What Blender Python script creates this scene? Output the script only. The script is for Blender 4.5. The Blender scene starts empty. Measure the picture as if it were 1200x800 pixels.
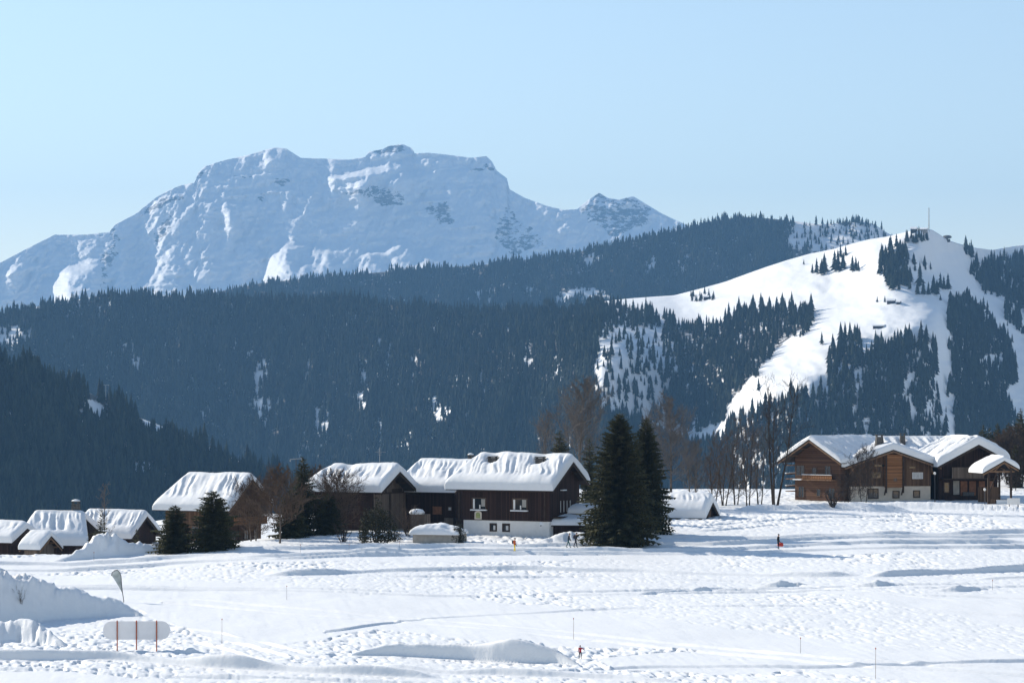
import bpy, math, random
import numpy as np
from mathutils import Vector, Matrix

random.seed(7)
rng = np.random.default_rng(11)
sc = bpy.context.scene
COL = sc.collection
R = math.radians

# ---------------------------------------------------------------- camera, light, exposure
F, HZ, CZ = 3087.0, 480.0, 20.0          # focal length in photo pixels, horizon row, camera height
cam_d = bpy.data.cameras.new("camera")
cam = bpy.data.objects.new("camera", cam_d)
COL.objects.link(cam)
cam.location = (0, 0, CZ)
cam.rotation_euler = (R(90), 0, 0)
cam_d.sensor_width = 36
cam_d.lens = F / 1200 * 36
cam_d.shift_y = (HZ - 400) / 1200
cam_d.clip_start = 0.5
cam_d.clip_end = 60000
sc.camera = cam

SUN_A, SUN_E = R(34), R(28)              # behind-left azimuth, elevation
sdir = Vector((-math.cos(SUN_A) * math.cos(SUN_E), math.sin(SUN_A) * math.cos(SUN_E), math.sin(SUN_E)))
world = bpy.data.worlds.new("World")
sc.world = world
world.use_nodes = True
wn, wl = world.node_tree.nodes, world.node_tree.links
wn.clear()
sky = wn.new("ShaderNodeTexSky")
sky.sky_type = 'NISHITA'
sky.sun_disc = False
sky.sun_elevation = SUN_E
sky.sun_rotation = math.atan2(sdir.x, sdir.y)
sky.altitude = 0
sky.air_density = 1.0
sky.dust_density = 0.0
sky.ozone_density = 4.0
bg = wn.new("ShaderNodeBackground")
bg.inputs[1].default_value = 0.136
wo = wn.new("ShaderNodeOutputWorld")
tint = wn.new("ShaderNodeMixRGB"); tint.blend_type = 'MULTIPLY'; tint.inputs[0].default_value = 1.0
tint.inputs[2].default_value = (1.36, 1.06, 0.85, 1)
wl.new(sky.outputs[0], tint.inputs[1])
wl.new(tint.outputs[0], bg.inputs[0])
wl.new(bg.outputs[0], wo.inputs[0])
sun_d = bpy.data.lights.new("sun", 'SUN')
sun_d.energy = 5.0
sun_d.angle = R(0.5)
sun_d.color = (1.0, 0.91, 0.77)
sun = bpy.data.objects.new("sun", sun_d)
COL.objects.link(sun)
sun.rotation_euler = (-sdir).to_track_quat('-Z', 'Y').to_euler()
sun.location = sdir * 300
sc.view_settings.view_transform = 'Standard'
sc.view_settings.look = 'None'
sc.view_settings.gamma = 1
sc.view_settings.exposure = 0.56
sc.cycles.max_bounces = 6
sc.cycles.diffuse_bounces = 1
sc.cycles.transparent_max_bounces = 8

# ---------------------------------------------------------------- helpers
def tag(o, label=None, cat=None, group=None, kind=None):
    if label: o['label'] = label
    if cat: o['category'] = cat
    if group: o['group'] = group
    if kind: o['kind'] = kind
    return o

def thing(name, label, cat, loc=(0, 0, 0), rz=0.0, group=None):
    o = bpy.data.objects.new(name, None)
    o.empty_display_size = 0.5
    COL.objects.link(o)
    o.location = loc
    o.rotation_euler = (0, 0, rz)
    return tag(o, label, cat, group)

def link(name, me, parent=None, label=None):
    o = bpy.data.objects.new(name, me)
    COL.objects.link(o)
    if parent is not None: o.parent = parent
    if label: o['label'] = label
    return o

def copy_tree(o, parent=None):
    c = o.copy()
    COL.objects.link(c)
    c.parent = parent
    for ch in list(o.children): copy_tree(ch, c)
    return c

def mesh_np(name, V, Fq, mats, smooth=False, attrs=None, midx=None):
    """mesh from numpy verts and an (n,3) or (n,4) index array, or a list of such arrays"""
    V = np.asarray(V, dtype=np.float32)
    fl = Fq if isinstance(Fq, list) else [Fq]
    fl = [np.asarray(f, dtype=np.int32) for f in fl if len(f)]
    me = bpy.data.meshes.new(name)
    me.vertices.add(len(V))
    me.vertices.foreach_set('co', V.ravel())
    tot = np.concatenate([np.full(len(f), f.shape[1], np.int32) for f in fl])
    idx = np.concatenate([f.ravel() for f in fl])
    st = np.concatenate([[0], np.cumsum(tot)[:-1]]).astype(np.int32)
    me.loops.add(len(idx))
    me.loops.foreach_set('vertex_index', idx)
    me.polygons.add(len(tot))
    me.polygons.foreach_set('loop_start', st)
    if midx is not None: me.polygons.foreach_set('material_index', np.asarray(midx, np.int32))
    me.polygons.foreach_set('use_smooth', np.full(len(tot), smooth))
    for m in (mats if isinstance(mats, (list, tuple)) else [mats]): me.materials.append(m)
    me.update(calc_edges=True)
    if attrs:
        for k, a in attrs.items():
            at = me.attributes.new(k, 'FLOAT', 'POINT')
            at.data.foreach_set('value', np.asarray(a, np.float32).ravel())
    me.validate()
    return me

class MB:
    """collects simple solids and links them as one mesh object"""
    def __init__(s): s.v, s.f, s.xf = [], [], None
    def add(s, vs, fs):
        b = len(s.v)
        for p in vs:
            p = Vector(p)
            if s.xf is not None: p = s.xf @ p
            s.v.append(tuple(p))
        for f in fs: s.f.append(tuple(i + b for i in f))
    def box(s, x0, x1, y0, y1, z0, z1):
        s.add([(x0, y0, z0), (x1, y0, z0), (x1, y1, z0), (x0, y1, z0), (x0, y0, z1), (x1, y0, z1), (x1, y1, z1), (x0, y1, z1)],
              [(0, 3, 2, 1), (4, 5, 6, 7), (0, 1, 5, 4), (1, 2, 6, 5), (2, 3, 7, 6), (3, 0, 4, 7)])
    def bar(s, a, b, w, h, up=(0, 0, 1)):
        a, b = Vector(a), Vector(b)
        d = (b - a).normalized()
        u = Vector(up)
        sx = d.cross(u)
        if sx.length < 1e-4: sx = d.cross(Vector((1, 0, 0)))
        sx = sx.normalized() * w / 2
        sy = sx.cross(d).normalized() * h / 2
        q = [a - sx - sy, a + sx - sy, a + sx + sy, a - sx + sy, b - sx - sy, b + sx - sy, b + sx + sy, b - sx + sy]
        s.add(q, [(0, 3, 2, 1), (4, 5, 6, 7), (0, 1, 5, 4), (1, 2, 6, 5), (2, 3, 7, 6), (3, 0, 4, 7)])
    def tube(s, pts, rads, n=8, cap=True):
        pts = [Vector(p) for p in pts]
        rings = []
        b = len(s.v)
        vs, fs = [], []
        for i, p in enumerate(pts):
            d = (pts[min(i + 1, len(pts) - 1)] - pts[max(i - 1, 0)]).normalized()
            u = Vector((1, 0, 0)) if abs(d.x) < 0.8 else Vector((0, 1, 0))
            e1 = d.cross(u).normalized()
            e2 = d.cross(e1)
            for k in range(n):
                a = 2 * math.pi * k / n
                vs.append(p + (e1 * math.cos(a) + e2 * math.sin(a)) * rads[i])
        for i in range(len(pts) - 1):
            for k in range(n):
                k2 = (k + 1) % n
                fs.append((i * n + k, i * n + k2, (i + 1) * n + k2, (i + 1) * n + k))
        if cap:
            fs.append(tuple(range(n - 1, -1, -1)))
            fs.append(tuple(range((len(pts) - 1) * n, len(pts) * n)))
        s.add(vs, fs)
    def prism(s, poly, axis_vec):
        """extrude polygon (list of 3d points) by a vector"""
        n = len(poly)
        a = Vector(axis_vec)
        vs = [Vector(p) for p in poly] + [Vector(p) + a for p in poly]
        fs = [tuple(range(n - 1, -1, -1)), tuple(range(n, 2 * n))]
        for i in range(n):
            j = (i + 1) % n
            fs.append((i, j, n + j, n + i))
        s.add(vs, fs)
    def mesh(s, name, mat, smooth=False):
        me = bpy.data.meshes.new(name)
        me.from_pydata(s.v, [], s.f)
        me.materials.append(mat)
        me.update()
        import bmesh
        bm = bmesh.new(); bm.from_mesh(me)
        bmesh.ops.recalc_face_normals(bm, faces=bm.faces)
        bm.to_mesh(me); bm.free()
        if smooth: me.polygons.foreach_set('use_smooth', [True] * len(me.polygons))
        return me
    def build(s, name, mat, parent=None, label=None, smooth=False):
        return link(name, s.mesh(name, mat, smooth), parent, label)

def P(px, row, D):
    return Vector(((px - 600) / F * D, D, CZ + (HZ - row) / F * D))

# ---- noise
def _h(i, j, s):
    v = np.sin(i * 127.1 + j * 311.7 + s * 74.7) * 43758.5453
    return v - np.floor(v)
def vn(x, y, s=0):
    x = np.asarray(x, float); y = np.asarray(y, float)
    xi, yi = np.floor(x), np.floor(y)
    a, b = x - xi, y - yi
    a = a * a * a * (a * (a * 6 - 15) + 10); b = b * b * b * (b * (b * 6 - 15) + 10)
    return ((_h(xi, yi, s) * (1 - a) + _h(xi + 1, yi, s) * a) * (1 - b) + (_h(xi, yi + 1, s) * (1 - a) + _h(xi + 1, yi + 1, s) * a) * b) * 2 - 1
def fbm(x, y, o=4, s=0, g=0.5):
    r, A = 0, 1.0
    for k in range(o):
        c, t = math.cos(0.6 * k), math.sin(0.6 * k)
        r = r + A * vn((x * c - y * t) * 2 ** k + 17.3 * k, (x * t + y * c) * 2 ** k - 9.1 * k, s + k)
        A *= g
    return r
def ridged(x, y, o=4, s=0):
    r, A = 0, 1.0
    for k in range(o):
        r = r + A * (1 - 2 * np.abs(vn(x * 2 ** k + 5.2 * k, y * 2 ** k + 8.3 * k, s + k)))
        A *= 0.5
    return r
def sstep(a, b, x):
    t = np.clip((np.asarray(x, float) - a) / (b - a), 0, 1)
    return t * t * (3 - 2 * t)
def inpoly(px, py, poly):
    px = np.asarray(px, float); py = np.asarray(py, float)
    c = np.zeros(px.shape, bool)
    n = len(poly)
    for i in range(n):
        x1, y1 = poly[i]; x2, y2 = poly[(i + 1) % n]
        if y1 == y2: continue
        k = ((y1 > py) != (y2 > py)) & (px < (x2 - x1) * (py - y1) / (y2 - y1) + x1)
        c ^= k
    return c
def blur(a, n, ax):
    """box blur, edge padded"""
    if n < 1: return a
    p = [(0, 0)] * a.ndim; p[ax] = (n, n)
    q = np.pad(a, p, mode='edge')
    c = np.cumsum(q, axis=ax)
    z = np.zeros_like(np.take(c, [0], axis=ax))
    c = np.concatenate([z, c], axis=ax)
    m = a.shape[ax]
    hi = np.take(c, range(2 * n + 1, 2 * n + 1 + m), axis=ax)
    lo = np.take(c, range(0, m), axis=ax)
    return (hi - lo) / (2 * n + 1)

# ---------------------------------------------------------------- materials
def mat(name, col, rough=0.8, spec=0.2, var=0.0, scale=4.0, stretch=(1, 1, 1), bump=0.0, bscale=20.0, col2=None, metal=0.0, trans=0.0, bdist=0.05, rnd=0.0):
    m = bpy.data.materials.new(name)
    m.use_nodes = True
    nt = m.node_tree
    b = nt.nodes['Principled BSDF']
    b.inputs['Roughness'].default_value = rough
    b.inputs['Specular IOR Level'].default_value = spec
    b.inputs['Metallic'].default_value = metal
    b.inputs['Base Color'].default_value = (*col, 1)
    if trans: b.inputs['Transmission Weight'].default_value = trans
    tc = nt.nodes.new('ShaderNodeTexCoord')
    mp = nt.nodes.new('ShaderNodeMapping')
    mp.inputs['Scale'].default_value = stretch
    nt.links.new(tc.outputs['Object'], mp.inputs['Vector'])
    last = None
    if var or col2:
        nz = nt.nodes.new('ShaderNodeTexNoise')
        nz.inputs['Scale'].default_value = scale
        nz.inputs['Detail'].default_value = 5
        nt.links.new(mp.outputs[0], nz.inputs['Vector'])
        rp = nt.nodes.new('ShaderNodeValToRGB')
        c2 = col2 or tuple(min(1, c * (1 + var)) for c in col)
        c1 = col if col2 else tuple(c * (1 - var) for c in col)
        rp.color_ramp.elements[0].position = 0.3
        rp.color_ramp.elements[1].position = 0.7
        rp.color_ramp.elements[0].color = (*c1, 1)
        rp.color_ramp.elements[1].color = (*c2, 1)
        nt.links.new(nz.outputs[0], rp.inputs[0])
        last = rp.outputs[0]
        if rnd:
            oi = nt.nodes.new('ShaderNodeObjectInfo')
            hs = nt.nodes.new('ShaderNodeHueSaturation')
            mr = nt.nodes.new('ShaderNodeMapRange')
            mr.inputs['To Min'].default_value = 1 - rnd
            mr.inputs['To Max'].default_value = 1 + rnd
            nt.links.new(oi.outputs['Random'], mr.inputs['Value'])
            nt.links.new(mr.outputs[0], hs.inputs['Value'])
            nt.links.new(last, hs.inputs['Color'])
            last = hs.outputs[0]
        nt.links.new(last, b.inputs['Base Color'])
    if bump:
        n2 = nt.nodes.new('ShaderNodeTexNoise')
        n2.inputs['Scale'].default_value = bscale
        n2.inputs['Detail'].default_value = 4
        nt.links.new(mp.outputs[0], n2.inputs['Vector'])
        bp = nt.nodes.new('ShaderNodeBump')
        bp.inputs['Strength'].default_value = bump
        bp.inputs['Distance'].default_value = bdist
        nt.links.new(n2.outputs[0], bp.inputs['Height'])
        nt.links.new(bp.outputs[0], b.inputs['Normal'])
    return m

def wood_mat(name, c_dark, c_light, plank=0.22, horiz=False):
    """boards: per-board tone, dark joints, grain"""
    m = bpy.data.materials.new(name)
    m.use_nodes = True
    nt = m.node_tree
    N, L = nt.nodes, nt.links
    b = N['Principled BSDF']
    b.inputs['Roughness'].default_value = 0.85
    b.inputs['Specular IOR Level'].default_value = 0.15
    tc = N.new('ShaderNodeTexCoord')
    sp = N.new('ShaderNodeSeparateXYZ')
    L.new(tc.outputs['Object'], sp.inputs[0])
    add = N.new('ShaderNodeMath'); add.operation = 'ADD'
    if horiz:
        L.new(sp.outputs['Z'], add.inputs[0]); add.inputs[1].default_value = 0
    else:
        L.new(sp.outputs['X'], add.inputs[0]); L.new(sp.outputs['Y'], add.inputs[1])
    dv = N.new('ShaderNodeMath'); dv.operation = 'DIVIDE'; dv.inputs[1].default_value = plank
    L.new(add.outputs[0], dv.inputs[0])
    fl = N.new('ShaderNodeMath'); fl.operation = 'FLOOR'
    L.new(dv.outputs[0], fl.inputs[0])
    fr = N.new('ShaderNodeMath'); fr.operation = 'FRACT'
    L.new(dv.outputs[0], fr.inputs[0])
    wn_ = N.new('ShaderNodeTexWhiteNoise'); wn_.noise_dimensions = '1D'
    L.new(fl.outputs[0], wn_.inputs['W'])
    mp = N.new('ShaderNodeMapping')
    mp.inputs['Scale'].default_value = (0.4, 0.4, 6) if horiz else (5, 5, 0.5)
    L.new(tc.outputs['Object'], mp.inputs[0])
    nz = N.new('ShaderNodeTexNoise'); nz.inputs['Scale'].default_value = 1.6; nz.inputs['Detail'].default_value = 5
    L.new(mp.outputs[0], nz.inputs['Vector'])
    mx = N.new('ShaderNodeMath'); mx.operation = 'MULTIPLY_ADD'; mx.inputs[1].default_value = 0.5
    L.new(wn_.outputs['Value'], mx.inputs[0])
    h = N.new('ShaderNodeMath'); h.operation = 'MULTIPLY'; h.inputs[1].default_value = 0.6
    L.new(nz.outputs[0], h.inputs[0]); L.new(h.outputs[0], mx.inputs[2])
    rp = N.new('ShaderNodeValToRGB')
    rp.color_ramp.elements[0].color = (*c_dark, 1); rp.color_ramp.elements[1].color = (*c_light, 1)
    rp.color_ramp.elements[0].position = 0.2; rp.color_ramp.elements[1].position = 0.85
    L.new(mx.outputs[0], rp.inputs[0])
    gt = N.new('ShaderNodeMath'); gt.operation = 'LESS_THAN'; gt.inputs[1].default_value = 0.1
    L.new(fr.outputs[0], gt.inputs[0])
    mm = N.new('ShaderNodeMixRGB'); mm.inputs[2].default_value = tuple(c * 0.35 for c in c_dark) + (1,)
    L.new(gt.outputs[0], mm.inputs[0]); L.new(rp.outputs[0], mm.inputs[1])
    L.new(mm.outputs[0], b.inputs['Base Color'])
    return m

def snow_mat(name, col=(0.80, 0.81, 0.82), bscale=3.0, bump=0.5, bdist=0.08, fine=14.0, rock=False, rockcol=((0.10, 0.10, 0.105), (0.22, 0.21, 0.2)), rscale=0.05):
    m = bpy.data.materials.new(name)
    m.use_nodes = True
    nt = m.node_tree
    N, L = nt.nodes, nt.links
    b = N['Principled BSDF']
    b.inputs['Roughness'].default_value = 0.65
    b.inputs['Specular IOR Level'].default_value = 0.25
    b.inputs['Base Color'].default_value = (*col, 1)
    tc = N.new('ShaderNodeTexCoord')
    n1 = N.new('ShaderNodeTexNoise'); n1.inputs['Scale'].default_value = bscale; n1.inputs['Detail'].default_value = 6
    n1.inputs['Roughness'].default_value = 0.6
    L.new(tc.outputs['Object'], n1.inputs['Vector'])
    bp = N.new('ShaderNodeBump'); bp.inputs['Strength'].default_value = bump; bp.inputs['Distance'].default_value = bdist
    L.new(n1.outputs[0], bp.inputs['Height'])
    L.new(bp.outputs[0], b.inputs['Normal'])
    n2 = N.new('ShaderNodeTexNoise'); n2.inputs['Scale'].default_value = fine * 0.1; n2.inputs['Detail'].default_value = 4
    L.new(tc.outputs['Object'], n2.inputs['Vector'])
    rp = N.new('ShaderNodeValToRGB')
    rp.color_ramp.elements[0].position = 0.3; rp.color_ramp.elements[1].position = 0.65
    rp.color_ramp.elements[0].color = (col[0] * .95, col[1] * .955, col[2] * .965, 1)
    rp.color_ramp.elements[1].color = (*col, 1)
    L.new(n2.outputs[0], rp.inputs[0])
    out = rp.outputs[0]
    if rock:
        at = N.new('ShaderNodeAttribute'); at.attribute_name = 'rock'
        n3 = N.new('ShaderNodeTexNoise'); n3.inputs['Scale'].default_value = rscale; n3.inputs['Detail'].default_value = 8
        n3.inputs['Roughness'].default_value = 0.7
        mp = N.new('ShaderNodeMapping'); mp.inputs['Scale'].default_value = (1, 1, 2.2)
        L.new(tc.outputs['Object'], mp.inputs[0]); L.new(mp.outputs[0], n3.inputs['Vector'])
        ad = N.new('ShaderNodeMath'); ad.operation = 'ADD'
        L.new(at.outputs['Fac'], ad.inputs[0]); L.new(n3.outputs[0], ad.inputs[1])
        r2 = N.new('ShaderNodeValToRGB')
        r2.color_ramp.elements[0].position = 0.93; r2.color_ramp.elements[1].position = 0.99
        r2.color_ramp.elements[0].color = (0, 0, 0, 1); r2.color_ramp.elements[1].color = (1, 1, 1, 1)
        L.new(ad.outputs[0], r2.inputs[0])
        rc = N.new('ShaderNodeValToRGB')
        rc.color_ramp.elements[0].color = (*rockcol[0], 1); rc.color_ramp.elements[1].color = (*rockcol[1], 1)
        L.new(n3.outputs[0], rc.inputs[0])
        mm = N.new('ShaderNodeMixRGB')
        L.new(r2.outputs[0], mm.inputs[0]); L.new(out, mm.inputs[1]); L.new(rc.outputs[0], mm.inputs[2])
        out = mm.outputs[0]
    L.new(out, b.inputs['Base Color'])
    return m

M = {}
M['snow'] = snow_mat('snow')
M['snow_roof'] = snow_mat('roof_snow', bscale=2.0, bump=0.35, bdist=0.06)
M['snow_alp'] = snow_mat('alpine_snow', bscale=0.012, bump=0.6, bdist=14.0, fine=0.03, rock=True, rscale=0.03)
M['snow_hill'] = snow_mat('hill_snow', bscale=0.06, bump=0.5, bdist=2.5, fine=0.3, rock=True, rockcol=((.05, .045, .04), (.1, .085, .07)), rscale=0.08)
M['needles'] = mat('spruce_needles', (0.026, 0.03, 0.014), 0.8, 0.15, col2=(0.09, 0.085, 0.037), scale=1.2)
M['far_needles'] = mat('forest_needles', (0.013, 0.019, 0.014), 0.9, 0.05, col2=(0.034, 0.04, 0.025), scale=0.12, rnd=0.5)
M['bark'] = mat('bark', (0.05, 0.04, 0.032), 0.9, 0.1, var=0.4, scale=6)
M['bark_grey'] = mat('grey_bark', (0.12, 0.10, 0.085), 0.9, 0.1, var=0.35, scale=5)
M['twig'] = mat('brown_twigs', (0.115, 0.08, 0.058), 0.9, 0.1, var=0.35, scale=1.5)
M['twig_dark'] = mat('dark_twigs', (0.06, 0.048, 0.042), 0.9, 0.1, var=0.35, scale=1.5)
M['twig_grey'] = mat('grey_twigs', (0.15, 0.135, 0.125), 0.9, 0.1, var=0.3, scale=1.5)
M['yew'] = mat('dark_hedge_leaves', (0.018, 0.022, 0.012), 0.85, 0.15, col2=(0.045, 0.04, 0.02), scale=2)
M['wood_dark'] = wood_mat('dark_boards', (0.022, 0.013, 0.011), (0.055, 0.03, 0.024))
M['wood_brown'] = wood_mat('brown_boards', (0.075, 0.044, 0.029), (0.19, 0.115, 0.07), 0.25)
M['wood_warm'] = wood_mat('warm_boards', (0.16, 0.072, 0.032), (0.34, 0.165, 0.075), 0.25, True)
M['wood_chalet'] = wood_mat('red_brown_boards', (0.075, 0.041, 0.028), (0.155, 0.085, 0.053), 0.3, True)
M['wood_grey'] = wood_mat('weathered_boards', (0.10, 0.075, 0.058), (0.21, 0.165, 0.13), 0.2)
M['beam'] = mat('beam_wood', (0.20, 0.12, 0.07), 0.8, 0.2, var=0.3, scale=3)
M['beam_dark'] = mat('dark_beam', (0.05, 0.033, 0.024), 0.8, 0.2, var=0.3, scale=3)
M['plaster'] = mat('plaster', (0.62, 0.54, 0.45), 0.9, 0.1, var=0.08, scale=1.5, bump=0.2, bscale=8)
M['plaster_white'] = mat('white_plaster', (0.74, 0.72, 0.69), 0.9, 0.1, var=0.06, scale=1.5, bump=0.2, bscale=8)
M['concrete'] = mat('concrete', (0.36, 0.34, 0.31), 0.9, 0.1, var=0.15, scale=2)
M['deck'] = mat('roof_deck', (0.045, 0.035, 0.03), 0.85, 0.2, var=0.3, scale=3)
M['frame'] = mat('window_frame', (0.12, 0.075, 0.05), 0.6, 0.3, var=0.2)
M['frame_white'] = mat('white_frame', (0.75, 0.74, 0.72), 0.6, 0.3, var=0.04)
M['glass'] = mat('window_glass', (0.02, 0.025, 0.03), 0.08, 0.6, var=0.2, scale=2)
M['curtain'] = mat('curtain', (0.55, 0.55, 0.54), 0.9, 0.1, var=0.1, scale=4)
M['door'] = mat('door_wood', (0.22, 0.10, 0.055), 0.7, 0.2, var=0.25, scale=3)
M['stone'] = mat('chimney_stone', (0.10, 0.095, 0.09), 0.9, 0.1, var=0.4, scale=5)
M['metal'] = mat('grey_metal', (0.30, 0.31, 0.32), 0.5, 0.4, var=0.1)
M['dark_metal'] = mat('dark_metal', (0.03, 0.03, 0.035), 0.5, 0.4, var=0.1)
# ---------------------------------------------------------------- far terrain
class Layer:
    def __init__(s, name, m, top_pts, base_row, Dfun, px0=-170, px1=1370, nx=500, nv=120, back=900, smooth=True, dfield=None, rockfun=None):
        s.px = np.linspace(px0, px1, nx)
        tx, ty = zip(*top_pts)
        s.top = np.interp(s.px, tx, ty)
        s.base = base_row
        s.nx, s.nv = nx, nv
        v = np.linspace(0, 1, nv)[:, None]
        rows = s.base + (s.top[None, :] - s.base) * v
        pxg = np.repeat(s.px[None, :], nv, 0)
        D = Dfun(pxg, rows, v)
        s.D, s.rows, s.pxg = D, rows, pxg
        X = (pxg - 600) / F * D; Y = D; Z = CZ + (HZ - rows) / F * D
        s.V = np.stack([X, Y, Z], -1)
        rock = rockfun(pxg, rows) if rockfun else np.zeros_like(D)
        W = [s.V]
        rk = [rock]
        for k in (1, 2, 3, 4):                               # far side of the mountain
            b = s.V[-1].copy()
            b[:, 1] += back * k / 4
            b[:, 0] *= b[:, 1] / s.V[-1][:, 1]
            b[:, 2] -= back * 0.55 * (k / 4) ** 1.3
            W.append(b[None]); rk.append(np.zeros((1, nx)))
        f0 = s.V[0].copy(); f0[:, 2] -= 60; f0[:, 1] -= 30     # toe under the valley floor
        W.insert(0, f0[None]); rk.insert(0, np.zeros((1, nx)))
        A = np.concatenate(W, 0)
        n = A.shape[0]
        i = np.arange(n - 1)[:, None] * nx + np.arange(nx - 1)[None, :]
        Q = np.stack([i, i + 1, i + nx + 1, i + nx], -1).reshape(-1, 4)
        me = mesh_np(name, A.reshape(-1, 3), Q, m, smooth, {'rock': np.concatenate(rk, 0)})
        s.obj = tag(link(name, me), kind='structure')
    def at(s, px, row):
        """world point on the front face seen at px,row"""
        px = np.asarray(px, float); row = np.asarray(row, float)
        c = np.clip((px - s.px[0]) / (s.px[1] - s.px[0]), 0, s.nx - 1.001)
        ci = c.astype(int); cf = c - ci
        top = s.top[ci] * (1 - cf) + s.top[ci + 1] * cf
        v = np.clip((s.base - row) / (s.base - top), 0, 1) * (s.nv - 1.001)
        vi = v.astype(int); vf = v - vi
        V = s.V
        a = V[vi, ci] * (1 - cf)[..., None] + V[vi, ci + 1] * cf[..., None]
        b = V[vi + 1, ci] * (1 - cf)[..., None] + V[vi + 1, ci + 1] * cf[..., None]
        return a * (1 - vf)[..., None] + b * vf[..., None]

def rbf(ctrl):
    c = np.array(ctrl, float)
    X = c[:, :2] / 100.0
    def k(r2): return np.where(r2 > 0, 0.5 * r2 * np.log(r2 + 1e-12), 0)
    n = len(X)
    K = k(((X[:, None] - X[None]) ** 2).sum(-1)) + np.eye(n) * 0.02
    Pm = np.concatenate([np.ones((n, 1)), X], 1)
    A = np.block([[K, Pm], [Pm.T, np.zeros((3, 3))]])
    w = np.linalg.solve(A, np.concatenate([c[:, 2], np.zeros(3)]))
    def f(px, row):
        q = np.stack([px.ravel(), row.ravel()], -1) / 100.0
        out = w[n] + w[n + 1] * q[:, 0] + w[n + 2] * q[:, 1]
        for i in range(n): out = out + w[i] * k(((q - X[i]) ** 2).sum(-1))
        return out.reshape(px.shape)
    return f

# --- the snow mountain, about 12 km away
ALP_TOP = [(-170, 340), (-60, 326), (0, 308), (30, 292), (64, 275), (100, 275), (128, 272), (135, 263), (160, 250), (172, 240), (185, 230), (200, 222), (213, 217), (228, 214), (232, 203), (240, 195),
           (262, 188), (290, 182), (310, 176), (322, 173), (335, 174), (352, 185), (380, 186), (410, 187), (428, 184), (432, 178), (448, 175), (456, 171), (472, 169), (483, 174), (486, 180), (500, 179),
           (530, 182), (552, 185), (570, 183), (577, 190), (582, 200), (594, 209), (597, 222), (615, 232), (640, 241), (660, 246), (676, 245), (690, 234), (702, 226), (712, 232), (725, 234), (742, 230),
           (752, 236), (765, 244), (775, 250), (792, 258), (810, 266), (860, 290), (1000, 330), (1370, 360)]
ALP_LIT = [[(48, 345), (75, 313), (118, 300), (122, 322), (112, 343), (80, 350)], [(168, 247), (185, 232), (212, 219), (214, 224), (196, 240), (176, 250)], [(292, 206), (300, 190), (310, 178), (326, 180), (322, 188), (303, 200)],
           [(262, 236), (275, 231), (281, 240), (272, 248), (287, 258), (284, 264), (268, 258)], [(379, 206), (400, 204), (432, 196), (450, 188), (480, 186), (479, 196), (452, 204), (420, 210), (392, 212)],
           [(447, 214), (462, 204), (484, 196), (486, 204), (468, 216), (450, 220)], [(398, 220), (420, 210), (431, 213), (424, 224)], [(554, 192), (570, 183), (576, 189), (572, 194)], [(573, 218), (584, 220), (592, 236), (582, 238)],
           [(586, 248), (596, 240), (612, 248), (600, 256), (588, 254)], [(0, 318), (30, 300), (36, 304), (10, 326)]]
ALP_ROCK = [[(398, 222), (440, 218), (475, 224), (480, 242), (455, 244), (420, 232)], [(494, 242), (520, 236), (540, 262), (510, 262)], [(576, 262), (590, 240), (625, 268), (640, 290), (600, 298), (580, 285)], [(430, 186), (433, 177), (456, 169), (484, 172), (486, 181), (460, 180)],
            [(228, 216), (232, 203), (242, 194), (238, 210)], [(118, 330), (122, 290), (136, 262), (140, 280), (130, 310), (126, 338)], [(256, 206), (262, 200), (300, 208), (296, 214)], [(315, 212), (335, 208), (342, 218), (330, 220)], [(575, 183), (596, 208), (600, 222), (588, 215)],
            [(676, 246), (702, 226), (722, 234), (742, 230), (770, 246), (760, 262), (720, 280), (690, 262)], [(300, 230), (310, 222), (312, 240), (302, 246)], [(190, 255), (206, 248), (204, 270), (192, 285), (178, 285)], [(150, 262), (172, 242), (200, 226), (215, 222), (212, 232), (180, 250)],
            [(545, 190), (578, 195), (580, 205), (548, 198)], [(284, 238), (292, 250), (296, 262), (288, 252)]]
ALP_LOW = [[(288, 440), (298, 330), (310, 312), (304, 298), (330, 275), (352, 272), (378, 284), (420, 286), (446, 294), (456, 282), (478, 276), (486, 290), (506, 297), (528, 300), (550, 316), (570, 440)], [(40, 440), (50, 340), (76, 312), (118, 300), (122, 326), (110, 345), (110, 440)]]
def soft_polys(polys, pxg, rows, seed, amp):
    m = np.zeros_like(pxg)
    jx = amp * fbm(pxg / 12, rows / 8, 3, seed); jy = 0.6 * amp * fbm(pxg / 10, rows / 8, 3, seed + 5)
    for p in polys: m = np.maximum(m, inpoly(pxg + jx, rows + jy, p).astype(float))
    return m
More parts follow.
